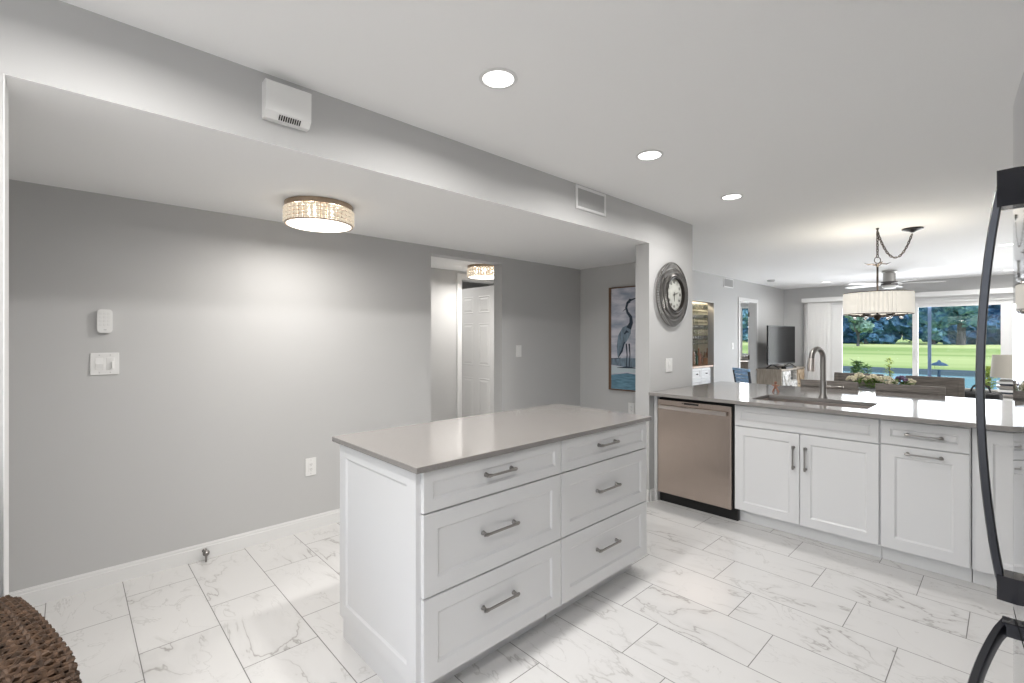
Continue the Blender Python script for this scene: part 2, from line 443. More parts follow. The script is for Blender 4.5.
# hall beyond the opening
struct('wall_hall', MB().box(-4.62, -4.50, 1.2, 3.41, 0, 2.5).box(-4.62, -4.50, 4.05, 4.6, 0, 2.5).box(-4.62, -4.50, 3.41, 4.05, 2.06, 2.5).box(-4.5, WL - T, 4.45, 4.6, 0, 2.5).box(-4.5, WL - T, 1.2, 1.3, 0, 2.5), 'wall_paint')
struct('ceiling_hall', MB().box(-4.62, WL - T, 1.2, 4.6, 2.16, 2.3), 'ceiling_paint')
struct('wall_closet', MB().box(-6.3, -6.2, 2.6, 5.4, 0, CZ).box(-6.2, -4.62, 5.3, 5.4, 0, CZ).box(-6.2, -4.62, 2.6, 2.7, 0, CZ).box(-4.62, -4.5, 4.6, 5.4, 0, CZ), 'wall_paint')
lamp('closet_room_light', 'AREA', (-5.5, 3.3, 2.40), 9, (1, .97, .93), shape='DISK', size=.4)
struct('ceiling_closet', MB().box(-6.3, -4.62, 2.6, 5.4, 2.44, 2.5), 'ceiling_paint')

# baseboards
def base(name, segs):
    mb = MB()
    for (x0, y0, x1, y1, nx, ny) in segs:
        t = .014
        p = lambda d0, d1, z0, z1: mb.box(min(x0, x1, x0 + nx * d0, x0 + nx * d1) if nx else min(x0, x1), max(x0, x1, x0 + nx * d1) if nx else max(x0, x1),
                                          min(y0, y1) if not ny else min(y0 + ny * d1, y0), max(y0, y1) if not ny else max(y0 + ny * d1, y0), z0, z1)
        p(0, t, 0, .075); p(0, t * .6, .075, .09); p(0, t * .3, .09, .096)
    return struct(name, mb, 'trim_paint')
base('baseboard_left', [(WL, -1.3, WL, H0, 1, 0), (WL, H1, WL, DE, 1, 0)])
base('baseboard_alcove_end', [(WL + .015, DE, HP - .13, DE, 0, -1)])
base('baseboard_kitchen_left', [(HP, -2.58, HP, -.14, 1, 0)])
base('baseboard_living_left', [(LW, DE + .12, LW, N0, 1, 0), (LW, N1, LW, B0 - .08, 1, 0), (LW, B1 + .08, LW, FY, 1, 0)])
base('baseboard_header_wall', [(HP, 3.54, HP, 3.60, 1, 0), (HP - .13, 3.53, HP, 3.53, 0, -1)])
base('baseboard_hall', [(-4.5, 1.3, -4.5, 3.34, 1, 0), (-4.5, 4.12, -4.5, 4.45, 1, 0)])
base('baseboard_back', [(HP, -2.58, -1.2, -2.58, 0, 1)])

# hall doorway: casing and panelled door leaf standing open
struct('trim_1', MB().box(-4.5, -4.484, 3.345, 3.41, 0, 2.13, .004).box(-4.5, -4.484, 4.05, 4.12, 0, 2.13, .004).box(-4.5, -4.4838, 3.41, 4.05, 2.06, 2.13, .004)
       .box(-4.62, -4.5, 3.40, 3.422, 0, 2.06).box(-4.62, -4.5, 4.038, 4.06, 0, 2.06), 'trim_paint')
def panel_door(name, hinge, w, h, ang, label=None):
    """six-panel door leaf; local x along the leaf from the hinge"""
    d = bpy.data.objects.new(name, None); COL.objects.link(d); d.location = hinge; d.rotation_euler = (0, 0, ang); d['kind'] = 'structure'
    mb = MB(); mb.box(0, w, -.017, .017, 0, h, .002)
    mb.build('door_leaf', 'trim_paint', d, world=False)
    st = .11; pw = (w - 3 * st) / 2
    for i in (0, 1):
        for z0, z1 in ((.22, .82), (.98, 1.55), (1.68, h - .12)):
            x0 = st + i * (pw + st)
            for s_ in (-1, 1):
                m2 = MB(); y = s_ * .017
                a = [(x0, z0), (x0 + pw, z0), (x0 + pw, z1), (x0, z1)]
                rings = []
                for ins, dy in ((0, 0), (.012, .004), (.022, -.001), (.05, .005)):
                    rings.append([m2.bm.verts.new(p) for p in ((x0 + ins, y + s_ * dy, z0 + ins), (x0 + pw - ins, y + s_ * dy, z0 + ins), (x0 + pw - ins, y + s_ * dy, z1 - ins), (x0 + ins, y + s_ * dy, z1 - ins))])
                for A, B in zip(rings, rings[1:]):
                    for k in range(4): m2.bm.faces.new([A[k], A[(k + 1) % 4], B[(k + 1) % 4], B[k]])
                m2.bm.faces.new(rings[-1])
                m2.build('panel_moulding', 'trim_paint', d, world=False)
    for z in (.25, .96, h - .2):
        MB().box(-.012, .02, -.024, .024, z - .045, z + .045, .002).lathe([(.007, z - .05), (.007, z + .05)], (-.012, -.02, 0), 10).build('hinge', 'bronze', d, world=False)
    kn = MB().lathe([(.0, .018), (.026, .018), (.026, .024), (.010, .028), (.010, .048), (.022, .054), (.027, .066), (.020, .078), (0, .081)], (w - .06, 0, .95), 18, axis='y')
    kn.lathe([(.0, -.018), (.026, -.018), (.026, -.024), (.010, -.028), (.010, -.048), (.022, -.054), (.027, -.066), (.020, -.078), (0, -.081)], (w - .06, 0, .95), 18, axis='y')
    kn.build('door_knob', 'brushed_nickel', d, world=False, smooth=True)
    return d
panel_door('door_1', (-4.53, 4.0, .012), .79, 2.03, PI)
# bedroom doorway: casing and open leaf
struct('trim_2', MB().box(LW, LW + .016, B0 - .07, B0, 0, BZ + .07, .004).box(LW, LW + .016, B1, B1 + .07, 0, BZ + .07, .004).box(LW, LW + .0158, B0, B1, BZ, BZ + .07, .004)
       .box(LW - T, LW, B0 - .001, B0 + .012, 0, BZ).box(LW - T, LW, B1 - .012, B1 + .001, 0, BZ), 'trim_paint')
panel_door('door_2', (LW - T - .01, B1 + .01, .012), .74, 2.02, PI - 1.22)
# casing round the bar niche
struct('trim_3', MB().box(LW, LW + .004, N0 - .012, N0, 0, NZ + .012).box(LW, LW + .004, N1, N1 + .012, 0, NZ + .012).box(LW, LW + .0038, N0, N1, NZ, NZ + .012), 'trim_paint')
# trim at the alcove's left jamb
struct('trim_4', MB().box(HP - .135, HP + .003, -.1425, -.139, 0, SZ, .001), 'trim_paint')

# bedroom window
wdw = MB()
for a in ((-4.9, -4.86, .95, 2.1), (-4.0, -3.96, .95, 2.1), (-4.86, -4.0, .95, .99), (-4.86, -4.0, 2.06, 2.1)):
    wdw.box(a[0], a[1], FY + .02, FY + .1, a[2], a[3])
wf = struct('window_1', wdw, 'vinyl')
MB().box(-4.86, -4.0, FY + .055, FY + .06, .99, 2.06).build('window_pane', 'window_glass', wf)
MB().box(-4.95, -3.91, FY - .06, FY + .02, .92, .95, .004).build('window_sill', 'trim_paint', wf)
cu = MB()
for i in range(18):
    x = -4.88 + i * .031; cu.tube([(x, FY - .05 + .012 * (i % 2), 2.1), (x, FY - .05 + .012 * (i % 2), .86)], .02, 8)
tag(cu.build('curtain', 'blind', smooth=True), 'white curtain drawn aside at the bedroom window', 'curtain')
cab = thing('bedroom_dresser', 'taupe dresser below the bedroom window, seen through the doorway', 'dresser', (-4.45, 11.3, 0))
MB().box(-4.85, -4.05, 11.06, 11.55, .08, .80, .01).build('body', 'taupewood', cab)
MB().box(-4.88, -4.02, 11.03, 11.56, .80, .83, .006).build('top', 'taupewood', cab)
for z in (.12, .35, .58):
    d_ = MB().box(-4.82, -4.08, 11.045, 11.06, z, z + .2, .004).build('drawer', 'taupewood', cab)
    for kx in (-4.6, -4.3): MB().sphere((kx, 11.035, z + .1), .012, 1).build('knob', 'bronze', d_, smooth=True)
for x in (-4.82, -4.12):
    for y in (11.09, 11.47): MB().box(x, x + .05, y, y + .05, 0, .08).build('leg', 'taupewood', cab)

# sliding glass doors
dw = thing('x', '', '', (GX0, FY, 0)); dw.name = 'window_2'
del dw['label']; del dw['category']; dw['kind'] = 'structure'
fr = MB().box(GX0, GX0 + .05, FY + .02, FY + .12, 0, GZ).box(GX1 - .05, GX1, FY + .02, FY + .12, 0, GZ).box(GX0 + .05, GX1 - .05, FY + .02, FY + .12, GZ - .04, GZ).box(GX0 + .05, GX1 - .05, FY + .02, FY + .12, 0, .03)
fr.build('window_frame', 'vinyl', dw)
def slider(x0, x1, y, lw, rw, top=.08, bot=.10):
    f = MB().box(x0, x0 + lw, y, y + .04, .03, GZ - .04, .003).box(x1 - rw, x1, y, y + .04, .03, GZ - .04, .003).box(x0 + lw, x1 - rw, y, y + .04, GZ - .04 - top, GZ - .04, .003).box(x0 + lw, x1 - rw, y, y + .04, .03, .03 + bot, .003).build('door_sash', 'vinyl', dw)
    MB().box(x0 + lw, x1 - rw, y + .017, y + .023, .03 + bot, GZ - .04 - top).build('window_pane', 'window_glass', f)
    return f
slider(-2.54, -1.19, FY + .03, .16, .08)
slider(-1.26, .11, FY + .075, .07, .22)
MB().box(-1.235, -1.215, FY + .005, FY + .03, .95, 1.15, .004).build('pull_handle', 'plastic_white', dw)
# screen door rail outside
sp = MB().box(-1.06, -1.01, FY + .13, FY + .15, .02, GZ - .02).build('screen_rail', 'screen_post', dw)
# valance and vertical blinds
val = MB().box(-3.08, .45, FY - .115, FY - .002, 2.135, 2.20, .006).box(-3.08, .45, FY - .13, FY - .115, 2.12, 2.205, .003)
tag(val.build('blind_valance', 'vinyl'), 'long white valance box over the sliding glass doors', 'valance')
bl = thing('vertical_blind', 'white vertical blinds drawn into a stack left of the sliding doors', 'blind', (-2.8, FY - .06, 0))
MB().box(-3.06, .43, FY - .08, FY - .04, 2.115, 2.134).build('head_rail', 'vinyl', bl)
for i in range(12):
    x = -3.03 + (i * .012 if i < 4 else .09 + (i - 4) * .05)
    a = 1.25 if i < 4 else .22
    ca, sa = math.cos(a), math.sin(a)
    pr = [(-.043, 0), (-.02, .005), (.02, .005), (.043, 0)]
    P = [(x + u * ca - v * sa, FY - .06 + u * sa + v * ca) for u, v in pr] + [(x + u * ca - (v - .0015) * sa, FY - .06 + u * sa + (v - .0015) * ca) for u, v in pr[::-1]]
    MB().prism(P, .03, 2.11, 'xy').build('slat', 'blind', bl)
# living room soft moulding on top of door
struct('trim_5', MB().box(GX0 - .07, GX0, FY - .015, FY, 0, GZ + .06, .003).box(GX1, GX1 + .07, FY - .015, FY, 0, GZ + .06, .003).box(GX0, GX1, FY - .0148, FY, GZ, GZ + .06, .003), 'trim_paint')
# unseen window added behind the camera to brighten the kitchen
bw = MB().box(-1.8, -1.74, -2.68, -2.60, .6, 2.3).box(.44, .5, -2.68, -2.60, .6, 2.3).box(-1.74, .44, -2.68, -2.60, .6, .66).box(-1.74, .44, -2.68, -2.60, 2.24, 2.3).box(-.68, -.62, -2.68, -2.60, .66, 2.24)
bwo = struct('added_window_3', bw, 'vinyl')
MB().box(-1.74, -.68, -2.65, -2.645, .66, 2.24).box(-.62, .44, -2.65, -2.645, .66, 2.24).build('window_pane', 'window_glass', bwo)

# ------------------------------------------------------------------ cabinet parts
def pull(parent, a, b, n, L=.16):
    """bar pull from a to b (feet), n outward direction, flared feet"""
    a, b, n = Vector(a), Vector(b), Vector(n); t = (b - a).normalized(); m = MB()
    pr = .028
    m.sweep([a + n * pr - t * .004, a + n * pr + t * .02, b + n * pr - t * .02, b + n * pr + t * .004], .009, .009, n)
    for p, s_ in ((a, 1), (b, -1)):
        m.tube([p + n * .0005, p + n * .006, p + n * .018, p + n * pr], [.010, .0085, .0065, .006], 10)
        m.tube([p + n * .024 - t * s_ * .012, p + n * .026, p + n * pr + t * s_ * .018], [.006, .0085, .005], 8)
    m.build('handle', 'brushed_nickel', parent, smooth=True)

# ------------------------------------------------------------------ island
IX0, IXF = -2.115, -1.466      # back, face of the carcass
IY0, IY1 = .925, 2.440
IM = 1.682
def island_unit(y0, y1, label, end):
    c = thing('drawer_cabinet', label, 'cabinet', ((IX0 + IXF) / 2, (y0 + y1) / 2, 0), group='island drawer cabinets')
    MB().box(IX0 + .02, IXF, y0, y1 - .002, .105, .889).build('body', 'cabinet_paint', c)
    MB().box(IX0 + .10, IXF - .08, y0 + .005, y1 - .005, 0, .105).build('toe_kick', 'cabinet_paint', c)
    w_ = y1 - y0 - .006
    for z0, z1, zh, hl, rl in ((.113, .421, .284, .168, .06), (.428, .728, .585, .168, .06), (.735, .884, .817, .140, .040)):
        d = MB().shaker((IXF + .001, y0 + .003, z0), (0, 1, 0), (1, 0, 0), w_, z1 - z0, .020, rl).build('drawer', 'cabinet_paint', c)
        yc = (y0 + y1) / 2 - .008
        pull(d, (IXF + .0125 + (0 if zh > .8 else 0), yc - hl / 2, zh), (IXF + .0125, yc + hl / 2, zh), (1, 0, 0))
    return c
u1 = island_unit(IY0, IM, 'three drawer white cabinet at the near end of the island', True)
u2 = island_unit(IM, IY1, 'three drawer white cabinet at the far end of the island by the dishwasher', False)
# end panel belongs to the near cabinet
ep = MB().shaker((IX0, IY0, .098), (1, 0, 0), (0, -1, 0), IXF - IX0 + .0, .791, .018, .062, .007)
ep.box(IX0 + .025, IXF - .0, IY0 - .012, IY0, 0, .098)
ep.build('end_panel', 'cabinet_paint', u1)
for u_, ya_, yb_ in ((u1, IY0 + .001, IM - .001), (u2, IM, IY1)):
    MB().box(IX0, IX0 + .018, ya_, yb_, .098, .889).build('back_panel', 'cabinet_paint', u_)
    MB().box(IX0 + .025, IX0 + .043, ya_ + .001, yb_, 0, .098).build('kick_board', 'cabinet_paint', u_)
MB().shaker((IXF, IY1, .105), (-1, 0, 0), (0, 1, 0), IXF - IX0 - .002, .784, .018, .062, .007).build('end_panel', 'cabinet_paint', u2)
tag(MB().box(-2.150, -1.424, .885, 2.456, .8905, .914, .003, 2).build('countertop', 'quartz'), 'polished grey quartz countertop on the white island', 'countertop')

# ------------------------------------------------------------------ peninsula
PF = 3.619                     # carcass front; fronts stand proud to 3.60
PB = 4.25
def carcass(c, x0, x1, toe=True):
    MB().box(x0 + .001, x1 - .001, PF, PB, .095, .886).build('body', 'cabinet_paint', c)
    MB().box(x0 + .001, x1 - .001, PF + .055, PF + .075, 0, .0945).build('toe_kick', 'trim_paint', c)
fill = tag(MB().box(-2.064, -2.036, 3.60, PB, 0, .886, .001).build('end_panel', 'cabinet_paint'), 'narrow white filler panel between the dishwasher and the clock wall', 'panel')
fill.name = 'filler_panel'
s = thing('sink_cabinet', 'wide white cabinet with double doors under the sink', 'cabinet', (-.98, 3.93, 0))
# open-topped carcass so the basin hangs inside
MB().box(-1.408, -1.388, PF, PB, .095, .886).box(-.566, -.546, PF, PB, .095, .886).box(-1.388, -.566, PB - .018, PB, .095, .886).box(-1.388, -.566, PF, PB - .018, .095, .113).box(-1.388, -.566, PF, PF + .018, .113, .886).build('body', 'cabinet_paint', s)
MB().box(-1.407, -.547, PF + .055, PF + .075, 0, .0945).build('toe_kick', 'trim_paint', s)
MB().shaker((-1.404, PF, .722), (1, 0, 0), (0, -1, 0), .853, .147, .019, .040).build('false_front', 'cabinet_paint', s)
for x0, hx in ((-1.404, -1.013), (-.975, -.942)):
    d = MB().shaker((x0, PF, .100), (1, 0, 0), (0, -1, 0), .4245, .614, .019, .060).build('door', 'cabinet_paint', s)
    pull(d, (hx, PF - .019, .485), (hx, PF - .019, .622), (0, -1, 0))
t_ = thing('pull_out_cabinet', 'white cabinet with a drawer above a tall pull-out front, right of the sink', 'cabinet', (-.345, 3.93, 0))
carcass(t_, -.546, -.146)
d = MB().shaker((-.540, PF, .729), (1, 0, 0), (0, -1, 0), .388, .139, .019, .045).build('drawer', 'cabinet_paint', t_)
pull(d, (-.415, PF - .019, .798), (-.268, PF - .019, .798), (0, -1, 0))
d = MB().shaker((-.540, PF, .100), (1, 0, 0), (0, -1, 0), .388, .622, .019, .065).build('pull_out_front', 'cabinet_paint', t_)
pull(d, (-.415, PF - .019, .685), (-.268, PF - .019, .685), (0, -1, 0))
k_ = thing('corner_cabinet', 'white cabinet behind the refrigerator handle at the right end of the peninsula', 'cabinet', (.3, 3.93, 0))
carcass(k_, -.144, .45)
d = MB().shaker((-.128, PF, .100), (1, 0, 0), (0, -1, 0), .44, .768, .019, .065).build('door', 'cabinet_paint', k_)
pull(d, (.27, PF - .019, .65), (.27, PF - .019, .79), (0, -1, 0))
# drawer stack beside it
k2 = thing('drawer_base_cabinet', 'white three drawer cabinet at the kitchen wall end of the peninsula', 'cabinet', (.62, 3.93, 0))
carcass(k2, .452, .798)
for z0, z1 in ((.100, .40), (.408, .715), (.723, .868)):
    d = MB().shaker((.457, PF, z0), (1, 0, 0), (0, -1, 0), .336, z1 - z0, .019, .045).build('drawer', 'cabinet_paint', k2)
    pull(d, (.56, PF - .019, (z0 + z1) / 2 + .02), (.69, PF - .019, (z0 + z1) / 2 + .02), (0, -1, 0))
# countertop with the sink cut-out and living-room overhang
SK = (-1.325, -.625, 3.69, 4.085)
ct = MB().ring_slab((-2.064, .798, 3.507, 4.94), SK, .888, .914)
cto = ct.build('countertop', 'quartz'); tag(cto, 'long polished grey quartz countertop of the peninsula with the sink opening', 'countertop')
bv = cto.modifiers.new('bevel', 'BEVEL'); bv.width = .003; bv.segments = 2
# white knee wall under the overhang
struct('wall_knee', MB().box(-2.064, .798, PB + .002, PB + .11, 0, .886), 'wall_paint')
# sink
sk = thing('kitchen_sink', 'undermount stainless steel sink below the curved faucet', 'sink', ((SK[0] + SK[1]) / 2, (SK[2] + SK[3]) / 2, .66))
b_ = MB()
x0, x1, y0, y1 = SK
def ringz(x0, x1, y0, y1, z): return [b_.bm.verts.new(p) for p in ((x0, y0, z), (x1, y0, z), (x1, y1, z), (x0, y1, z))]
rr = [ringz(x0 - .02, x1 + .02, y0 - .015, y1 + .015, .8862), ringz(x0 - .004, x1 + .004, y0 - .004, y1 + .004, .8862), ringz(x0 - .002, x1 + .002, y0 - .002, y1 + .002, .69), ringz(x0 + .02, x1 - .02, y0 + .02, y1 - .02, .668), ringz((x0 + x1) / 2 - .05, (x0 + x1) / 2 + .05, 3.84, 3.94, .662)]
for A, B in zip(rr, rr[1:]):
    for k in range(4): b_.bm.faces.new([A[k], A[(k + 1) % 4], B[(k + 1) % 4], B[k]])
b_.bm.faces.new(rr[-1])
bo = b_.build('basin', 'stainless_light', sk)
so = bo.modifiers.new('solid', 'SOLIDIFY'); so.thickness = .0015; so.offset = 1
MB().lathe([(0, .664), (.03, .664), (.042, .668), (.044, .664), (.0, .655)], (-.975, 3.89, 0), 20).build('drain', 'stainless', sk, smooth=True)
# faucet
FX, FYf = -.965, 4.13
fa = thing('kitchen_faucet', 'tall brushed nickel gooseneck faucet with paler steel spray head behind the sink', 'faucet', (FX, FYf, .9145))
MB().lathe([(0, .9145), (.031, .9145), (.031, .922), (.026, .930), (.0225, .95), (.0225, 1.04), (.0, 1.04)], (FX, FYf, 0), 24).build('base', 'brushed_nickel', fa, smooth=True)
dirx = Vector((-.30, -.95, 0)).normalized()
pts = [Vector((FX, FYf, 1.03)), Vector((FX, FYf, 1.12)), Vector((FX, FYf, 1.215))]
R_ = .07
for i in range(1, 12):
    a = PI * i / 12
    pts.append(Vector((FX, FYf, 1.215)) + dirx * (R_ - R_ * math.cos(a)) + Vector((0, 0, R_ * math.sin(a))))
pts.append(Vector((FX, FYf, 1.205)) + dirx * (2 * R_ + .002))
MB().tube(pts, .0185, 16).build('gooseneck', 'brushed_nickel', fa, smooth=True)
e = pts[-1]
MB().tube([e + Vector((0, 0, .012)), e + Vector((0, 0, -.01)), e + dirx * .004 + Vector((0, 0, -.06)), e + dirx * .006 + Vector((0, 0, -.085))], [.021, .022, .0245, .022], 18).build('spray_head', 'stainless_light', fa, smooth=True)  # head in a paler steel than the neck
MB().tube([(FX + .02, FYf, 1.0), (FX + .05, FYf - .005, 1.002)], .012, 12).tube([(FX + .045, FYf - .005, 1.0), (FX + .075, FYf - .01, 1.004), (FX + .13, FYf - .02, 1.008)], [.009, .008, .006], 10).build('lever', 'brushed_nickel', fa, smooth=True)
# little figurine on the counter
fg = MB()
gx, gy, gz = -1.345, 4.30, .9145
fg.tube([(gx - .022, gy, gz), (gx - .013, gy, gz + .022), (gx, gy, gz + .042)], [.007, .006, .009], 8)
fg.tube([(gx + .022, gy, gz), (gx + .013, gy, gz + .022), (gx, gy, gz + .042)], [.007, .006, .009], 8)
fg.tube([(gx, gy, gz + .036), (gx, gy, gz + .06), (gx, gy, gz + .068)], [.010, .012, .007], 8)
fg.tube([(gx, gy, gz + .058), (gx - .018, gy, gz + .052), (gx - .028, gy, gz + .060)], [.006, .005, .004], 8)
fg.tube([(gx, gy, gz + .058), (gx + .018, gy, gz + .052), (gx + .028, gy, gz + .060)], [.006, .005, .004], 8)
fg.sphere((gx, gy, gz + .078), .012, 2)
tag(fg.build('figurine', 'copper', smooth=True), 'small reddish-brown star-limbed figurine standing on the peninsula behind the sink', 'figurine')

# dishwasher
DX0, DX1 = -2.030, -1.414
dwm = thing('dishwasher', 'stainless steel dishwasher between the filler panel and the sink cabinet', 'dishwasher', ((DX0 + DX1) / 2, 3.9, 0))
MB().box(DX0 + .002, DX1 - .002, 3.62, 4.2, .09, .866).build('body', 'dark_gap', dwm)
dd = MB().box(DX0 + .004, DX1 - .010, 3.588, 3.62, .085, .855, .004, 3).build('door', 'stainless', dwm)
# slim towel-bar handle along the top
hb = MB().sweep([(DX0 + .03, 3.568, .797), (DX1 - .04, 3.568, .797)], .020, .030, (0, 1, 0))
hb.box(DX0 + .035, DX0 + .06, 3.57, 3.589, .787, .807).box(DX1 - .07, DX1 - .045, 3.57, 3.589, .787, .807)
hb.build('handle', 'stainless_light', dd)
MB().box(-1.795, -1.675, 3.5865, 3.5885, .833, .847, .0008).build('vent_badge', 'black_plastic', dd)
MB().box(-1.812, -1.802, 3.5865, 3.5885, .837, .844, .0008).build('indicator', 'black_plastic', dd)
MB().box(DX0 + .002, DX1 + .022, 3.63, 3.665, .0, .083, .001).build('toe_kick', 'black_plastic', dwm)

# ------------------------------------------------------------------ refrigerator
FZ = 1.79
FR = thing('refrigerator', 'black stainless refrigerator with bowed handles at the right edge', 'refrigerator', (.40, .90, 0))
FYA, FYB = .50, 1.285
def fdoor_x(y): return .002 + .050 * (1.285 - y) + (1.285 - y) ** 2 / 10
def fridge_front(z0, z1):
    ys = [FYA + (FYB - FYA) * i / 24 for i in range(25)]
    poly = [(fdoor_x(y), y) for y in ys]
    poly[-1] = (poly[-1][0] + .004, poly[-1][1]); poly.append((.10, FYB + .004)); poly.append((.13, FYA))
    return MB().prism(poly, z0, z1, 'xy')
MB().box(.135, .77, FYA + .01, FYB - .01, .03, FZ - .02, .005).build('body', 'fridge_side', FR)
MB().box(.08, .74, FYA + .03, FYB - .03, 0, .03).build('foot_grille', 'black_plastic', FR)
fd = fridge_front(.885, FZ).build('door', 'black_steel', FR, smooth=True)
fz = fridge_front(.06, .878).build('freezer_drawer', 'black_steel', FR, smooth=True)
HY = 1.20
hp = []
for i in range(25):
    t = i / 24; z = .92 + (1.655 - .92) * t
    bow = math.sin(PI * t) ** .75
    hp.append((-.006 - .031 * bow, HY, z))
MB().sweep(hp, .030, .012, (0, 1, 0)).build('handle', 'fridge_handle', fd, smooth=True)
for z0, z1 in ((.912, .955), (1.598, 1.662)):
    MB().prism([(-.016, HY - .017), (fdoor_x(HY) + .002, HY - .02), (fdoor_x(HY) + .002, HY + .02), (-.016, HY + .017)], z0, z1, 'xy').build('handle_mount', 'handle_block', fd)
hp = []
for i in range(21):
    t = i / 20; y = 1.20 - .62 * t; bow = math.sin(PI * t) ** .7
    hp.append((-.004 - .038 * bow, y, .865 - .03 * bow))
MB().sweep(hp, .026, .012, (0, 0, 1)).build('freezer_handle', 'fridge_handle', fz, smooth=True)
for y in (1.195,):
    MB().box(-.010, fdoor_x(y) + .004, y - .015, y + .015, .852, .876, .002).build('handle_mount', 'handle_block', fz)

# ------------------------------------------------------------------ wicker armchair (near left)
ch = thing('wicker_armchair', 'dark brown woven wicker armchair at the lower left corner', 'chair', (-1.95, -.32, 0), 0)
def weave(surf, nu, nv, r, amp, mname, name, closed_u=False):
    """woven strands over surf(u,v)->point,normal"""
    m = MB()
    for i in range(nu):
        u = (i + .5) / nu; P = []
        for j in range(nv * 2 + 1):
            v = j / (nv * 2); p, n = surf(u, v); P.append(p + n * amp * (math.cos(PI * j + PI * i)))
        m.tube(P, r, 6)
    for j in range(nv * 2):
        v = (j + .5) / (nv * 2); P = []
        for i in range(nu * 2 + 1):
            u = i / (nu * 2); p, n = surf(u, v); P.append(p + n * amp * (-1 if ((i // 1) % 2) else 1) * (1 if j % 2 else -1))
        m.tube(P, r * 1.0, 6)
    return m.build(name, mname, ch, smooth=True)
def arm_surf(u, v):
    """arm rail: rounded roll running from the back to the front, curling down at the front"""
    # path along the arm
    L = v
    if L < .55:
        t = L / .55; c = Vector((-2.22 + .50 * t, -.07 + .01 * t, .665 + .012 * math.sin(PI * t))); d = Vector((1, 0, 0)); 
    else:
        t = (L - .55) / .45; a = t * PI * .62
        c = Vector((-1.72 + .135 * math.sin(a), -.06 - .0 * t, .665 - .135 * (1 - math.cos(a)) - .16 * max(0, t - .5))); d = Vector((math.cos(a), 0, -math.sin(a)))
    side = Vector((0, 1, 0)); up = d.cross(side) * -1
    if up.z < 0 and L < .55: up = -up
    a = 2 * PI * u
    R = .062
    n = (side * math.cos(a) * 1.25 + up * math.sin(a)).normalized()
    p = c + side * math.cos(a) * R * 1.25 + up * math.sin(a) * R
    return p, n
weave(arm_surf, 15, 24, .0082, .005, 'wicker', 'arm')
m = MB(); pts = [(-2.22, -.065, .665), (-1.95, -.065, .672), (-1.73, -.06, .665), (-1.66, -.06, .64), (-1.615, -.06, .58), (-1.60, -.06, .50)]
m.tube(pts, [.055] * 6, 12, flat=(1.2, .95)); m.build('arm_core', 'wicker', ch, smooth=True)
def front_surf(u, v):  # outer side panel below the arm roll
    x = -2.20 + .60 * u + .02 * math.sin(PI * v); z = .10 + .50 * v
    return Vector((x, .012 + .03 * math.sin(PI * v), z)), Vector((0, 1, 0))
weave(front_surf, 18, 13, .0082, .005, 'wicker', 'side_panel')
def face_surf(u, v):
    y = -.075 + .10 * u - .01; z = .10 + .42 * v
    return Vector((-1.605 + .02 * math.sin(PI * v), y, z)), Vector((1, 0, 0))
weave(face_surf, 4, 11, .0082, .005, 'wicker', 'arm_front')
def back_surf(u, v):
    y = -.75 + .64 * u; z = .30 + .84 * v
    return Vector((-2.17 - .03 * v + .03 * math.cos(PI * (u - .5) * 2) * -1, y, z)), Vector((1, 0, 0))
weave(back_surf, 18, 20, .0085, .005, 'wicker', 'backrest')
m = MB().tube([(-2.17, -.75, .10), (-2.21, -.75, 1.18), (-2.22, -.43, 1.20), (-2.21, -.11, 1.18), (-2.17, -.11, .10)], .022, 10); m.build('back_frame', 'wicker', ch, smooth=True)
m = MB().box(-2.21, -1.64, -.72, -.10, .30, .36, .01); m.build('seat', 'wicker', ch)
m = MB().box(-2.19, -1.66, -.67, -.13, .36, .47, .035, 4); m.build('seat_cushion', 'cushion', ch, smooth=True)
m = MB().tube([(-2.22, -.72, .63), (-1.72, -.72, .63), (-1.64, -.72, .56), (-1.62, -.72, .1)], .05, 12); m.build('arm', 'wicker', ch, smooth=True)
for x in (-2.2, -1.64):
    for y in (-.73, -.03): MB().tube([(x, y, 0), (x, y, .32)], .018, 10).build('leg', 'wicker', ch, smooth=True)
ch.scale = (.78, .85, .84); ch.rotation_euler = (0, 0, math.radians(13)); ch.location = (-1.765, -.325, 0)

# ------------------------------------------------------------------ ceiling lights
def can(x, y, label, e=11):
    o = thing('recessed_light', label, 'light', (x, y, CZ - .004), group='recessed ceiling lights')
    MB().lathe([(.064, .0035), (.078, .0035), (.080, 0), (.064, -.002), (.064, .0035)], (0, 0, 0), 32).build('trim_ring', 'plastic_white', o, world=False, smooth=True)
    MB().lathe([(0, .001), (.064, .001), (.064, .0034), (0, .0034)], (0, 0, 0), 32).build('lens', 'can_lens', o, world=False)
    lamp('recessed_light_glow', 'AREA', (x, y, CZ - .012), e, (1, .975, .945), shape='DISK', size=.12, spread=math.radians(165))
    return o
can(-1.449, 1.29, 'bright recessed ceiling light nearest the camera, above the island')
can(-1.449, 2.476, 'round recessed ceiling light in front of the wall vent, middle of the kitchen row')
can(-1.449, 3.66, 'round recessed ceiling light above the dishwasher')
can(-.02, 7.84, 'small recessed ceiling light behind the refrigerator handle')
can(-.01, 10.84, 'small recessed ceiling light near the wall over the table lamp')
can(-2.43, 10.6, 'small recessed ceiling light near the vertical blinds')
can(-1.449, .10, 'unseen added recessed light over the wicker armchair side of the kitchen')  # from here on, out-of-view lights added to brighten the kitchen
can(-.2, .10, 'unseen added recessed light above the refrigerator front')
can(-.2, -1.1, 'unseen added recessed light by the added rear window')
can(-1.449, -1.1, 'unseen added recessed light in the near left corner of the kitchen')

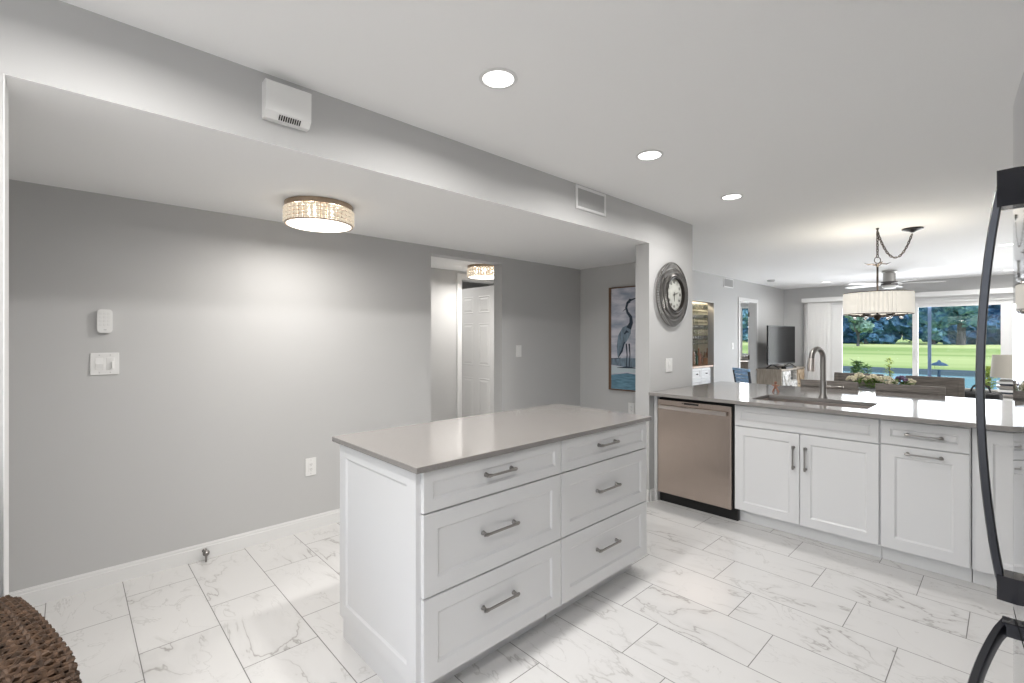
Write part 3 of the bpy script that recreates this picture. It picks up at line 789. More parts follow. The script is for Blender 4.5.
def crystal_lamp(x, y, z, label, e):
    o = thing('crystal_flush_light', label, 'light', (x, y, z), group='crystal drum ceiling lights')
    R = .187
    MB().lathe([(0, 0), (.15, 0), (.15, -.012), (0, -.012)], (0, 0, 0), 40).build('ceiling_plate', 'lamp_band', o, world=False, smooth=True)
    MB().lathe([(R - .004, -.001), (R + .003, -.001), (R + .003, -.030), (R - .004, -.030), (R - .004, -.001)], (0, 0, 0), 64).build('top_band', 'lamp_band', o, world=False, smooth=True)
    MB().lathe([(R - .004, -.118), (R + .004, -.118), (R + .004, -.124), (R - .004, -.124), (R - .004, -.118)], (0, 0, 0), 64).build('bottom_band', 'lamp_band', o, world=False, smooth=True)
    g_ = MB()
    for k in range(38):
        a = 2 * PI * k / 38
        g_.tube([(R * math.cos(a), R * math.sin(a), -.028), (R * math.cos(a), R * math.sin(a), -.120)], .0022, 5)
    for zz in (-.052, -.074, -.096):
        g_.tube([(R * math.cos(2 * PI * k / 48), R * math.sin(2 * PI * k / 48), zz) for k in range(48)], .0022, 5, closed=True)
    g_.build('wire_grid', 'lamp_band', o, world=False)
    c = MB()
    for k in range(38):
        a = 2 * PI * (k + .5) / 38
        for zz in (-.041, -.063, -.085, -.107): c.sphere((R * math.cos(a), R * math.sin(a), zz), .0108, 2, (1.2, 1.2, .95))
    c.build('crystal_beads', 'crystal', o, world=False, smooth=True)['kind'] = 'stuff'
    MB().lathe([(0, -.118), (R - .008, -.118), (R - .008, -.124), (.1, -.128), (0, -.130)], (0, 0, 0), 48).build('diffuser', 'lamp_diffuser', o, world=False, smooth=True)
    MB().lathe([(.105, -.014), (.105, -.116)], (0, 0, 0), 40).build('inner_shade', 'lamp_inner', o, world=False, smooth=True)
    lamp('crystal_lamp_glow', 'AREA', (x, y, z - .14), e, (1, .96, .91), shape='DISK', size=.34)
    # bulbs shining sideways through the beads
    for k in range(6):
        a = 2 * PI * k / 6 + .3
        lamp('crystal_lamp_bulb', 'POINT', (x + .118 * math.cos(a), y + .118 * math.sin(a), z - .062), e * .10, (1, .92, .82), shadow_soft_size=.012)
crystal_lamp(-2.83, 1.09, SZ, 'drum of crystal beads, round ceiling light in the dining alcove', 10.5)
crystal_lamp(-4.0, 3.36, 2.16, 'drum of crystal beads, ceiling light in the hall beyond the opening', 12)

# ------------------------------------------------------------------ wall fittings
def plate_rocker(name, label, cat, loc, n, gangs, w, h, kinds):
    """wall plate at loc (centre on the wall), n = outward (+x or -y)"""
    rz = {'x': PI / 2, 'y': 0}[n]
    o = thing(name, label, cat, loc, rz)
    MB().box(-w / 2, w / 2, -.006, 0, -h / 2, h / 2, .002, 2).build('plate', 'plastic_white', o, world=False)
    for g in range(gangs):
        cx = (g - (gangs - 1) / 2) * .046
        if kinds[g] == 'r':
            m = MB(); m.prism([(-.006, -.033), (-.0115, .0), (-.007, .033), (-.003, .033), (-.003, -.033)], cx - .0165, cx + .0165, 'yz'); m.build('rocker', 'plastic_white', o, world=False)
        elif kinds[g] == 'd':
            MB().box(cx - .0165, cx + .0165, -.0075, -.003, -.033, .033, .001).build('rocker', 'plastic_white', o, world=False)
            MB().box(cx + .004, cx + .012, -.018, -.007, -.026, .012, .002).build('dimmer_slider', 'plastic_white', o, world=False)
        elif kinds[g] == 'o':
            MB().box(cx - .0165, cx + .0165, -.0085, -.003, -.033, .033, .001).build('socket', 'plastic_white', o, world=False)
            for zz in (.018, -.016):
                MB().box(cx - .007, cx - .005, -.0092, -.008, zz - .004, zz + .004).box(cx + .005, cx + .007, -.0092, -.008, zz - .004, zz + .004).lathe([(0, -.0092), (.002, -.0092), (.002, -.008), (0, -.008)], (cx, 0, zz - .010), 8, axis='y').build('slots', 'plastic_dark', o, world=False)
    for sx in range(gangs):
        cx = (sx - (gangs - 1) / 2) * .046
        for zz in (.048, -.048):
            MB().lathe([(0, -.0075), (.0025, -.007), (.003, -.005)], (cx, 0, zz), 10, axis='y').build('screw', 'plastic_grey', o, world=False)
    return o
e1 = .0005
plate_rocker('light_switch', 'double white rocker switch plate below the keypad on the alcove wall', 'switch', (WL + e1, .146, 1.225), 'x', 2, .121, .121, 'rd')
plate_rocker('wall_outlet', 'white outlet low on the alcove wall left of the island', 'outlet', (WL + e1, 1.258, .448), 'x', 1, .076, .125, 'o')
plate_rocker('light_switch', 'single white switch right of the hall opening', 'switch', (WL + e1, 3.328, 1.232), 'x', 1, .075, .118, 'r')
plate_rocker('light_switch', 'single white switch on the wall stub under the round clock', 'switch', (HP + e1, 3.855, 1.126), 'x', 1, .115, .118, 'r')
plate_rocker('wall_outlet', 'white outlet low on the end wall under the heron picture', 'outlet', (-2.745, DE - e1, .62), 'y', 1, .075, .118, 'o')
plate_rocker('light_switch', 'single white switch left of the bedroom doorway', 'switch', (LW + e1, 8.775, 1.215), 'x', 1, .09, .118, 'r')
# keypad
kp = thing('alarm_keypad', 'white rounded keypad remote above the double switch on the alcove wall', 'keypad', (WL + e1, .146, 1.46), PI / 2)
m = MB(); P = []
for sx, sz in ((1, 1), (-1, 1), (-1, -1), (1, -1)):
    for q in range(4):
        a = {(1, 1): 0, (-1, 1): PI / 2, (-1, -1): PI, (1, -1): 1.5 * PI}[(sx, sz)] + q * PI / 6
        P.append((sx * (.032 - .014) + .014 * math.cos(a), sz * (.064 - .018) + .018 * math.sin(a)))
m.prism(P, -.024, 0, 'xz'); m.build('case', 'plastic_white', kp, world=False)
for i in range(3):
    for j in range(4):
        MB().box(-.024 + i * .017, -.011 + i * .017, -.026, -.0238, .035 - j * .02, .048 - j * .02, .001).build('key', 'trim_paint', kp, world=False)
MB().box(-.006, .006, -.0255, -.0238, -.050, -.046).build('indicator', 'plastic_grey', kp, world=False)
# alarm siren box on the header
sr = thing('siren_box', 'white slotted plastic box mounted high on the header near the first light', 'alarm', (HP + e1, .655, 2.245), PI / 2)
m = MB(); m.prism([(0, .006), (-.030, .006), (-.052, .030), (-.055, .146), (-.048, .152), (0, .152)], -.088, .088, 'yz'); m.build('case', 'plastic_white', sr, world=False)
for i in range(10):
    x = -.036 + i * .0088
    MB().prism([(-.0322, .0080), (-.0475, .0244), (-.0487, .0234), (-.0334, .0070)], x, x + .0045, 'yz').build('slot', 'black_plastic', sr, world=False)
# supply vents
def vent(name, label, loc, w, h, nslat, tilt):
    o = thing(name, label, 'vent', loc, PI / 2)
    f = MB(); b = .02
    f.box(-w / 2, -w / 2 + b, -.010, 0, -h / 2, h / 2, .002).box(w / 2 - b, w / 2, -.010, 0, -h / 2, h / 2, .002).box(-w / 2 + b, w / 2 - b, -.010, 0, h / 2 - b, h / 2, .002).box(-w / 2 + b, w / 2 - b, -.010, 0, -h / 2, -h / 2 + b, .002)
    f.build('frame', 'trim_paint', o, world=False)
    MB().box(-w / 2 + b, w / 2 - b, -.0012, 0, -h / 2 + b, h / 2 - b).build('backing', 'plastic_dark', o, world=False)
    iw = w - 2 * b
    for i in range(nslat):
        x = -w / 2 + b + iw * (i + .5) / nslat
        ca = .0065
        MB().prism([(x - ca, -.0015), (x - ca + .0012, -.0015), (x + ca, -.0085), (x + ca - .0012, -.0085)], -h / 2 + b, h / 2 - b, 'xy').build('slat', 'plastic_grey', o, world=False)
    return o
vent('wall_vent', 'rectangular white supply vent on the header above the alcove opening', (HP + e1, 2.73, 2.35), .35, .165, 18, 1)
vent('wall_vent', 'small square white vent high on the living room wall left of the bedroom door', (LW + e1, 8.58, 2.345), .42, .17, 20, 1)
# smoke detector
tag(MB().lathe([(0, CZ - .035), (.05, CZ - .034), (.062, CZ - .025), (.066, CZ - .001), (0, CZ - .001)], (-3.05, 9.50, 0), 28).build('smoke_detector', 'plastic_grey', smooth=True), 'grey round smoke detector on the living room ceiling near the bedroom door', 'smoke detector')
# door stop
ds = thing('door_stop', 'small metal door stop on the baseboard of the alcove wall', 'door stop', (WL + .0145, .611, .045))
MB().lathe([(0, 0), (.012, 0), (.014, .004), (.008, .010), (.006, .045)], (WL + .0145, .611, .055), 14, axis='x').build('stem', 'brushed_nickel', ds, smooth=True)
MB().sphere((WL + .065, .611, .055), .019, 2).build('bumper', 'brushed_nickel', ds, smooth=True)
MB().tube([(WL + .062, .611, .04), (WL + .062, .611, .0015)], .006, 8).build('foot', 'brushed_nickel', ds, smooth=True)

# ------------------------------------------------------------------ clock on the wall stub
CY, CZc, CX = 3.885, 1.75, HP
ck = thing('wall_clock', 'round clock with wide ribbed dark metal rim on the wall stub', 'clock', (CX + .001, CY, CZc))
c0 = (CX + .001, CY, CZc)
R0 = .285
MB().lathe([(0, 0), (.165, 0), (.165, .012), (0, .012)], c0, 64, axis='x').build('back_plate', 'clock_rim', ck, smooth=True)
# four stepped rims of small radial ribs
for ri, ro, h0, h1 in ((.232, .285, .022, .034), (.192, .226, .030, .044), (.158, .186, .040, .054)):
    MB().lathe([(ro - .006, h0 - .008), (ro, h0 - .002), (ro, h0 + .004), (ro - .006, h0 + .006), (ro - .006, h0 - .008)], c0, 72, axis='x').lathe([(ri, h1 - .010), (ri + .005, h1 - .002), (ri + .005, h1 + .004), (ri, h1 + .002), (ri, h1 - .010)], c0, 72, axis='x').build('rim_ring', 'clock_rim_light', ck, smooth=True)
    for k in range(4):
        a = PI / 2 * k + PI / 4; MB().tube([(c0[0] + .004, c0[1] + .15 * math.cos(a), c0[2] + .15 * math.sin(a)), (c0[0] + h0 - .004, c0[1] + (ro - .006) * math.cos(a), c0[2] + (ro - .006) * math.sin(a))], .004, 6).build('spoke', 'clock_rim', ck, smooth=True)
    rb = MB(); n = 72
    for k in range(n):
        a = 2 * PI * k / n; ca, sa = math.cos(a), math.sin(a)
        rb.tube([(c0[0] + h0, c0[1] + (ro - .003) * ca, c0[2] + (ro - .003) * sa), (c0[0] + h1 - .002, c0[1] + (ri + .002) * ca, c0[2] + (ri + .002) * sa)], .0034, 6)
    rb.build('rib_ring', 'clock_rim', ck, smooth=True)['kind'] = 'stuff'
MB().lathe([(.158, .040), (.160, .056), (.152, .060), (.142, .056), (.140, .030)], c0, 72, axis='x').build('bezel', 'dark_bronze', ck, smooth=True)
MB().lathe([(0, .034), (.146, .034), (.146, .012), (0, .012)], c0, 64, axis='x').build('dial', 'clock_face', ck)
# numerals as roman-like strokes of a clock face, minute track, hands
def font(txt, size, parent, loc, rot, m, ext=.0008, name='numeral'):
    cu = bpy.data.curves.new(name, 'FONT'); cu.body = txt; cu.size = size; cu.extrude = ext; cu.align_x = 'CENTER'; cu.align_y = 'CENTER'
    o = bpy.data.objects.new(name, cu); COL.objects.link(o); o.data.materials.append(M[m])
    bpy.context.view_layer.update()
    me = bpy.data.meshes.new_from_object(o); bpy.data.objects.remove(o)
    o = bpy.data.objects.new(name, me); COL.objects.link(o)
    if not me.materials: me.materials.append(M[m])
    o.parent = parent; o.location = loc; o.rotation_euler = rot
    return o
for h_ in range(12):
    a = PI / 2 - (h_ + 1) * PI / 6     # seen from +x, y runs to the right
    font(['I', 'II', 'III', 'IV', 'V', 'VI', 'VII', 'VIII', 'IX', 'X', 'XI', 'XII'][h_], .036, ck, (.0355, .108 * math.cos(a), .108 * math.sin(a)), (PI / 2, 0, PI / 2), 'clock_ink')
MB().lathe([(.131, .0342), (.1325, .0342), (.1325, .0350), (.131, .0350), (.131, .0342)], c0, 64, axis='x').build('minute_track', 'clock_ink', ck)
def hand(ang, L, w_, nm):
    d = Vector((0, math.cos(ang), math.sin(ang))); c = Vector(c0) + Vector((.038, 0, 0))
    MB().tube([c - d * .02, c, c + d * L * .7, c + d * L], [w_, w_ * 1.2, w_, .0006], 6, flat=(1, .3)).build(nm, 'clock_ink', ck)
hand(math.radians(15), .085, .0045, 'minute_hand'); hand(math.radians(-88), .068, .005, 'hour_hand')

# ------------------------------------------------------------------ heron picture on the alcove end wall
px0, px1, pz0, pz1 = -3.005, -2.27, .805, 1.91
pic = thing('framed_painting', 'tall painting of a blue-grey heron in a dark wood frame on the end wall', 'painting', ((px0 + px1) / 2, DE - .001, pz0))
yf = DE - .045
MB().box(px0, px0 + .030, yf, DE - .001, pz0, pz1).box(px1 - .030, px1, yf, DE - .001, pz0, pz1).box(px0 + .030, px1 - .030, yf, DE - .001, pz1 - .012, pz1).box(px0 + .030, px1 - .030, yf, DE - .001, pz0, pz0 + .012).build('frame', 'frame_wood', pic)
cv = MB().box(px0 + .030, px1 - .030, yf + .006, DE - .004, pz0 + .012, pz1 - .012).build('canvas', 'art_bg', pic)
ya = yf + .0055
wx0, wx1 = px0 + .031, px1 - .031
MB().prism([(wx0, pz0 + .013), (wx1, pz0 + .013), (wx1, pz0 + .20), (wx0 + .4, pz0 + .17), (wx0 + .2, pz0 + .19), (wx0, pz0 + .16)], ya, ya + .0004, 'xz').build('painted_water', 'art_water', cv)
MB().prism([(wx0, pz0 + .17), (wx0 + .2, pz0 + .20), (wx0 + .45, pz0 + .18), (wx1, pz0 + .21), (wx1, pz0 + .27), (wx0 + .3, pz0 + .24), (wx0, pz0 + .26)], ya, ya + .0004, 'xz').build('painted_foam', 'art_foam', cv)
MB().prism([(wx0, pz0 + .27), (wx0 + .2, pz0 + .25), (wx1, pz0 + .28), (wx1, pz0 + .36), (wx0, pz0 + .34)], ya, ya + .0003, 'xz').build('painted_shore', 'art_mid', cv)
# heron: body, wing, neck, head, beak, legs
hx, hz = px0 + .205, pz0
def ribbon(pts, w_):
    L_, R_2 = [], []
    for i, p in enumerate(pts):
        q0 = pts[max(i - 1, 0)]; q1 = pts[min(i + 1, len(pts) - 1)]
        tx, tz = q1[0] - q0[0], q1[1] - q0[1]; l = math.hypot(tx, tz); nx, nz = -tz / l, tx / l
        L_.append((p[0] + nx * w_[i], p[1] + nz * w_[i])); R_2.append((p[0] - nx * w_[i], p[1] - nz * w_[i]))
    return L_ + R_2[::-1]
hb = MB()
hb.prism(ribbon([(hx - .09, hz + .36), (hx - .07, hz + .46), (hx - .03, hz + .56), (hx + .02, hz + .64), (hx + .05, hz + .68)], [.004, .035, .062, .060, .025]), ya - .0006, ya, 'xz')
hb.build('painted_heron_body', 'art_mid', cv)
hb = MB()
hb.prism(ribbon([(hx + .045, hz + .66), (hx + .075, hz + .72), (hx + .07, hz + .78), (hx + .03, hz + .83), (hx + .015, hz + .88), (hx + .03, hz + .93), (hx + .06, hz + .95)], [.030, .022, .017, .014, .013, .014, .018]), ya - .0010, ya - .0006, 'xz')
hb.prism(ribbon([(hx + .05, hz + .955), (hx + .08, hz + .96), (hx + .17, hz + .985)], [.018, .010, .001]), ya - .0010, ya - .0006, 'xz')
hb.prism(ribbon([(hx + .03, hz + .93), (hx + .01, hz + .87), (hx - .03, hz + .84)], [.004, .006, .001]), ya - .0013, ya - .0010, 'xz')
hb.prism(ribbon([(hx - .085, hz + .35), (hx - .04, hz + .42), (hx - .005, hz + .52)], [.004, .012, .006]), ya - .0013, ya - .0010, 'xz')
hb.prism(ribbon([(hx - .01, hz + .60), (hx + .02, hz + .63), (hx + .045, hz + .62)], [.006, .014, .004]), ya - .0013, ya - .0010, 'xz')
for lx in (.015, .05):
    hb.prism(ribbon([(hx + lx, hz + .50), (hx + lx + .01, hz + .38), (hx + lx, hz + .25)], [.010, .006, .005]), ya - .0010, ya - .0006, 'xz')
hb.prism(ribbon([(hx - .10, hz + .24), (hx + .02, hz + .25), (hx + .16, hz + .245)], [.002, .010, .002]), ya - .0010, ya - .0006, 'xz')
hb.prism(ribbon([(wx0, hz + .335), (hx - .1, hz + .34), (hx - .05, hz + .35)], [.004, .004, .002]), ya - .0010, ya - .0006, 'xz')
hb.build('painted_heron_detail', 'art_dark', cv)

# ------------------------------------------------------------------ bar niche
bc = thing('bar_cabinet', 'white drawer cabinet built into the lit bar niche', 'cabinet', (-3.83, 7.59, 0))
MB().box(-4.09, -3.49, N0 + .005, N1 - .10, .08, .872).build('body', 'cabinet_paint', bc)
MB().box(-4.05, -3.56, N0 + .005, N1 - .10, 0, .08).build('toe_kick', 'trim_paint', bc)
for i in range(2):
    for z0, z1 in ((.10, .48), (.49, .68), (.69, .865)):
        ww = (N1 - .10 - N0 - .005) / 2
        d = MB().shaker((-3.49, N0 + .008 + i * ww, z0), (0, 1, 0), (1, 0, 0), ww - .006, z1 - z0, .018, .035).build('drawer', 'cabinet_paint', bc)
        MB().sphere((-3.453, N0 + .005 + i * ww + ww / 2, (z0 + z1) / 2), .014, 1).tube([(-3.48, N0 + .005 + i * ww + ww / 2, (z0 + z1) / 2), (-3.455, N0 + .005 + i * ww + ww / 2, (z0 + z1) / 2)], .006, 8).build('knob', 'bronze', d, smooth=True)
tag(MB().box(-4.095, -3.465, N0 + .003, N1 - .003, .8735, .905, .004).build('bar_counter', 'peach_stone'), 'peach stone counter on the bar cabinet in the niche', 'countertop')
tag(MB().box(-4.099, -4.090, N0 + .003, N1 - .003, .906, 1.02, .001).box(-4.090, -3.56, N1 - .012, N1 - .003, .906, 1.02, .001).build('backsplash', 'peach_stone'), 'peach stone backsplash strip behind the bar counter', 'backsplash')
tag(MB().box(-4.099, -4.094, N0 + .003, N1 - .003, 1.022, 2.19).box(-4.094, -3.56, N1 - .008, N1 - .003, 1.022, 1.95).build('bar_mirror', 'mirror'), 'mirror lining the back and side of the bar niche', 'mirror')
glz = []
for i, z in enumerate((1.26, 1.44, 1.62, 1.80)):
    o = MB().box(-4.088, -3.58, N0 + .003, N1 - .010, z, z + .008).build('glass_shelf', 'window_glass')
    tag(o, 'glass shelf in the bar niche, %s' % ('lowest of the four', 'second from the bottom', 'third from the bottom', 'topmost of the four')[i], 'shelf', 'glass shelves in the bar niche')
def goblet():
    m = MB().lathe([(0, 0), (.030, 0), (.030, .002), (.004, .006), (.003, .055), (.010, .062), (.027, .080), (.031, .105), (.026, .135), (.0245, .135), (.029, .105), (.025, .082), (.006, .066), (0, .065)], (0, 0, 0), 14)
    return m.build('wine_glass', 'glassware', keep_origin=True, smooth=True)
g0 = goblet(); first = True; names = ['lowest', 'second', 'third', 'top']
for i, z in enumerate((1.26, 1.44, 1.62, 1.80)):
    for j in range(8):
        for r_ in (0, 1, 2):
            o = g0 if first else g0.copy()
            if not first: COL.objects.link(o)
            first = False
            o.location = (-3.63 - .11 * r_, N0 + .07 + j * .092, z + .0085)
            tag(o, 'clear stemmed wine glass in the %s row on the %s glass shelf of the bar' % (('front', 'middle', 'rear')[r_], names[i]), 'glass', 'wine glasses, %s row of the %s bar shelf' % (('front', 'middle', 'rear')[r_], names[i]))
for j, (yy, hh) in enumerate(((7.50, .26), (7.61, .30), (7.71, .24), (7.81, .28), (7.91, .22))):
    o = MB().lathe([(0, 0), (.032, 0), (.034, .01), (.034, hh * .62), (.012, hh * .78), (.012, hh), (0, hh)], (-3.64, yy, .9055), 16).build('bottle', ['bottle_green', 'glassware', 'bottle_green', 'copper', 'glassware'][j], smooth=True)
    tag(o, ['dark green bottle on the bar counter, first from the left', 'tall clear bottle on the bar counter between two green bottles', 'dark green bottle right of the tall clear bottle on the bar counter', 'amber bottle on the bar counter', 'short clear bottle at the right end of the bar counter'][j], 'bottle', 'bottles on the bar counter')
bl_ = tag(MB().box(-3.95, -3.75, N0 + .1, N1 - .1, 2.185, 2.1995).build('bar_light', 'orange_light'), 'warm strip light at the top of the bar niche', 'light')
lamp('bar_light_glow', 'AREA', (-3.85, 7.59, 2.18), 12, (1, .82, .55), shape='RECTANGLE', size=.2, size_y=.55)

# ------------------------------------------------------------------ television and stand
ts = thing('media_console', 'taupe and whitewashed wooden TV console with an open shelf', 'console', (-3.22, 10.65, 0))
MB().box(-3.44, -3.0, 9.90, 9.94, .06, .72).box(-3.44, -3.0, 11.32, 11.36, .06, .72).box(-3.44, -3.42, 9.94, 11.32, .06, .72).box(-3.42, -3.0, 9.94, 11.32, .06, .10).build('body', 'taupewood', ts)
MB().box(-3.45, -2.985, 9.885, 11.375, .72, .755, .005).build('top', 'taupewood', ts)
MB().box(-3.42, -3.0, 9.94, 11.32, .50, .515).build('shelf', 'whitewash', ts)
MB().box(-3.42, -3.0, 10.40, 10.42, .10, .72).box(-3.42, -3.0, 10.84, 10.86, .10, .72).build('divider', 'whitewash', ts)
for y0, y1, mm in ((9.945, 10.40, 'whitewash'), (10.86, 11.315, 'tan')):
    d = MB().shaker((-3.0, y0, .10), (0, 1, 0), (1, 0, 0), y1 - y0, .61, .018, .05).build('door', mm, ts)
    a_, b2 = (y0 + y1) / 2, .40
    MB().sweep([(-2.980, y0 + .06, .17), (-2.980, y1 - .06, .64)], .02, .006, (1, 0, 0)).sweep([(-2.978, y1 - .06, .17), (-2.978, y0 + .06, .64)], .02, .006, (1, 0, 0)).build('cross_brace', mm, d)
    MB().sphere((-2.965, y1 - .03 if y0 < 10 else y0 + .03, .42), .014, 1).build('knob', 'bronze', d, smooth=True)
d = MB().shaker((-3.0, 10.425, .105), (0, 1, 0), (1, 0, 0), .41, .385, .018, .045).build('drawer', 'whitewash', ts)
for x in (-3.43, -3.05):
    for y in (9.91, 11.31): MB().box(x, x + .045, y, y + .045, 0, .06).build('leg', 'taupewood', ts)
tag(MB().box(-3.30, -3.05, 10.48, 10.78, .5155, .56, .006).build('media_player', 'black_plastic'), 'flat black media player box in the open shelf of the console', 'media player')
# TV
tv = thing('television', 'large black flat television on the console', 'television', (-3.15, 10.39, .758), math.radians(-5))
MB().box(-.008, .022, -.63, .63, .085, .845, .004).build('bezel', 'black_plastic', tv, world=False)
MB().box(.0225, .0235, -.615, .615, .105, .83).build('screen', 'screen', tv, world=False)
MB().box(-.05, -.008, -.40, .40, .15, .60, .01).build('rear_housing', 'black_plastic', tv, world=False)
for y in (-.40, .40):
    MB().tube([(-.10, y - .03, .004), (0, y, .09), (.12, y + .03, .004)], [.008, .010, .008], 8).box(-.11, .13, y - .03, y + .03, 0, .010, .002).build('foot', 'black_plastic', tv, world=False)
tag(MB().box(-2.99 - .09, -2.99, 10.16, 10.62, .7555, .80, .008).build('sound_bar', 'black_plastic'), 'short black sound bar lying in front of the television', 'sound bar')

# ------------------------------------------------------------------ blue slat-back chair by the bar
bc_ = thing('slatted_chair', 'light blue slat-back chair near the bedroom doorway', 'chair', (-2.73, 7.9, 0), math.radians(140))
for sx in (-.20, .20):
    MB().sweep([(sx, .18, 0), (sx, .20, .42), (sx * 1.08, .27, .86)], .035, .03, (1, 0, 0)).build('back_post', 'navy_edge', bc_, world=False)
    MB().sweep([(sx, -.20, 0), (sx, -.20, .42)], .035, .035, (1, 0, 0)).build('leg', 'navy_edge', bc_, world=False)
MB().box(-.22, .22, -.22, .20, .42, .45, .008).build('seat', 'blue_paint', bc_, world=False)
for i in range(6):
    z = .50 + i * .058; y = .205 + (z - .42) * .16
    MB().box(-.195, .195, y - .008, y + .008, z, z + .05, .004).build('slat', 'blue_paint', bc_, world=False)
MB().box(-.235, .235, .255, .285, .845, .885, .006).build('top_rail', 'blue_paint', bc_, world=False)

# ------------------------------------------------------------------ dining set
tb = thing('dining_table', 'rectangular grey wood dining table under the drum chandelier', 'table', (-.86, 5.68, 0))
MB().box(-1.75, .03, 5.20, 6.16, .715, .755, .006).build('tabletop', 'greywood_light', tb)
MB().box(-1.65, -.07, 5.30, 5.325, .62, .715).box(-1.65, -.07, 6.035, 6.06, .62, .715).box(-1.65, -1.625, 5.325, 6.035, .62, .715).box(-.095, -.07, 5.325, 6.035, .62, .715).build('apron', 'greywood', tb)
for x in (-1.68, -.12):
    for y in (5.27, 6.01): MB().box(x, x + .08, y, y + .08, 0, .715, .005).build('leg', 'greywood', tb)
def dining_chair(label, x, y, rz):
    """local: back at +y, facing -y"""
    c = thing('dining_chair', label, 'chair', (x, y, 0), rz, 'grey wood dining chairs round the table')
    for sx in (-.20, .20):
        MB().sweep([(sx, .20, 0), (sx, .205, .46), (sx, .225, .96)], .045, .035, (1, 0, 0)).build('leg', 'greywood', c, world=False)
        MB().sweep([(sx, -.20, 0), (sx, -.20, .44)], .045, .045, (1, 0, 0)).build('leg', 'greywood', c, world=False)
    MB().box(-.22, .22, -.22, .22, .40, .44, .004).build('seat_frame', 'greywood', c, world=False)
    MB().box(-.225, .225, -.23, .19, .44, .50, .02, 3).build('seat_cushion', 'seat_cloth', c, world=False, smooth=True)
    # framed panel back
    MB().box(-.222, .222, .213, .243, .915, .975, .004).build('top_rail', 'greywood', c, world=False)
    MB().box(-.18, .18, .208, .236, .56, .61, .004).build('lower_rail', 'greywood', c, world=False)
    MB().box(-.18, .18, .216, .232, .61, .915).build('back_panel', 'greywood', c, world=False)
    MB().box(-.15, .15, .236, .240, .868, .880).box(-.15, .15, .236, .240, .645, .657).box(-.15, -.138, .236, .240, .657, .868).box(.138, .15, .236, .240, .657, .868).build('panel_moulding', 'greywood_light', c, world=False)
    return c
dining_chair('grey wood dining chair back just right of the faucet, near side of the table', -1.14, 5.28, PI)
dining_chair('grey wood dining chair nearest the peninsula, right of the faucet and under the chandelier', -.575, 5.30, PI)
dining_chair('grey wood dining chair on the window side of the table, left of the flowers', -1.15, 6.12, 0)
dining_chair('grey wood dining chair on the window side of the table, right of the flowers', -.525, 6.12, 0)
# centrepiece
cp = thing('flower_centerpiece', 'low centrepiece of cream hydrangeas and greenery on the dining table', 'flowers', (-.84, 5.68, .7555))
MB().lathe([(0, .7555), (.09, .7555), (.11, .77), (.15, .88), (.145, .88), (.105, .775), (0, .77)], (-.84, 5.68, 0), 24, sc=(1.3, .8)).build('bowl', 'pot', cp, smooth=True)
rnd = random.Random(3)
for i in range(9):
    x = -1.08 + i * .054 + rnd.uniform(-.01, .01); y = 5.68 + rnd.uniform(-.09, .09); z = .945 + rnd.uniform(-.02, .03)
    f_ = MB()
    for k in range(26):
        a = rnd.uniform(0, 2 * PI); b = rnd.uniform(-.3, 1.4)
        f_.sphere((x + .042 * math.cos(a) * math.cos(b), y + .042 * math.sin(a) * math.cos(b), z + .036 * math.sin(b)), .014, 1)
    f_.build('flower_purple' if i in (2, 7) else 'flower_cream', 'flower_purple' if i in (7,) else 'flower_cream', cp, smooth=True).name = 'flower_head'
lf = MB()
def leaf(mb, base, d, L, w_):
    d = Vector(d).normalized(); s_ = d.cross(Vector((0, 0, 1))).normalized() * w_; b = Vector(base)
    up = Vector((0, 0, L * .15))
    v = [mb.bm.verts.new(p) for p in (b, b + d * L * .4 + s_ + up, b + d * L, b + d * L * .4 - s_ + up, b + d * L * .45 + up * .3)]
    mb.bm.faces.new([v[0], v[1], v[4]]); mb.bm.faces.new([v[1], v[2], v[4]]); mb.bm.faces.new([v[2], v[3], v[4]]); mb.bm.faces.new([v[3], v[0], v[4]])
for i in range(130):
    a = rnd.uniform(0, 2 * PI); x = -.84 + rnd.uniform(-.2, .2); y = 5.68 + rnd.uniform(-.1, .1)
    leaf(lf, (x, y, .88 + rnd.uniform(0, .06)), (math.cos(a), math.sin(a), rnd.uniform(-.3, .9)), rnd.uniform(.05, .10), .015)
lf.build('foliage', 'leaf', cp)

# ------------------------------------------------------------------ drum chandelier
KX, KY = -.889, 5.75
cl = thing('drum_chandelier', 'white pleated drum chandelier with swagged chain over the dining table', 'chandelier', (KX, KY, 1.58))
RS = .268
m = MB(); n = 104; rings = []
for z in (1.805, 1.600):
    rings.append([m.bm.verts.new((KX + (RS + (.008 if k % 2 else -.008)) * math.cos(2 * PI * k / n), KY + (RS + (.008 if k % 2 else -.008)) * math.sin(2 * PI * k / n), z)) for k in range(n)])
for k in range(n): m.bm.faces.new([rings[0][k], rings[0][(k + 1) % n], rings[1][(k + 1) % n], rings[1][k]])
shd = m.build('drum_shade', 'pleated_fabric', cl)
sm = shd.modifiers.new('solid', 'SOLIDIFY'); sm.thickness = .002
for z in (1.805, 1.598):
    MB().tube([(KX + (RS + .004) * math.cos(2 * PI * k / 64), KY + (RS + .004) * math.sin(2 * PI * k / 64), z) for k in range(64)], .004, 6, closed=True).build('shade_rim', 'bronze', cl, smooth=True)
MB().lathe([(0, 1.612), (RS - .01, 1.612), (RS - .01, 1.606), (0, 1.606)], (KX, KY, 0), 48).build('diffuser', 'pleated_fabric', cl)
MB().tube([(KX, KY, 1.56), (KX, KY, 2.085)], .0085, 12).build('stem', 'bronze', cl, smooth=True)
MB().lathe([(0, 1.53), (.012, 1.54), (.03, 1.565), (.04, 1.585), (.012, 1.60), (0, 1.60)], (KX, KY, 0), 20).build('finial', 'bronze', cl, smooth=True)
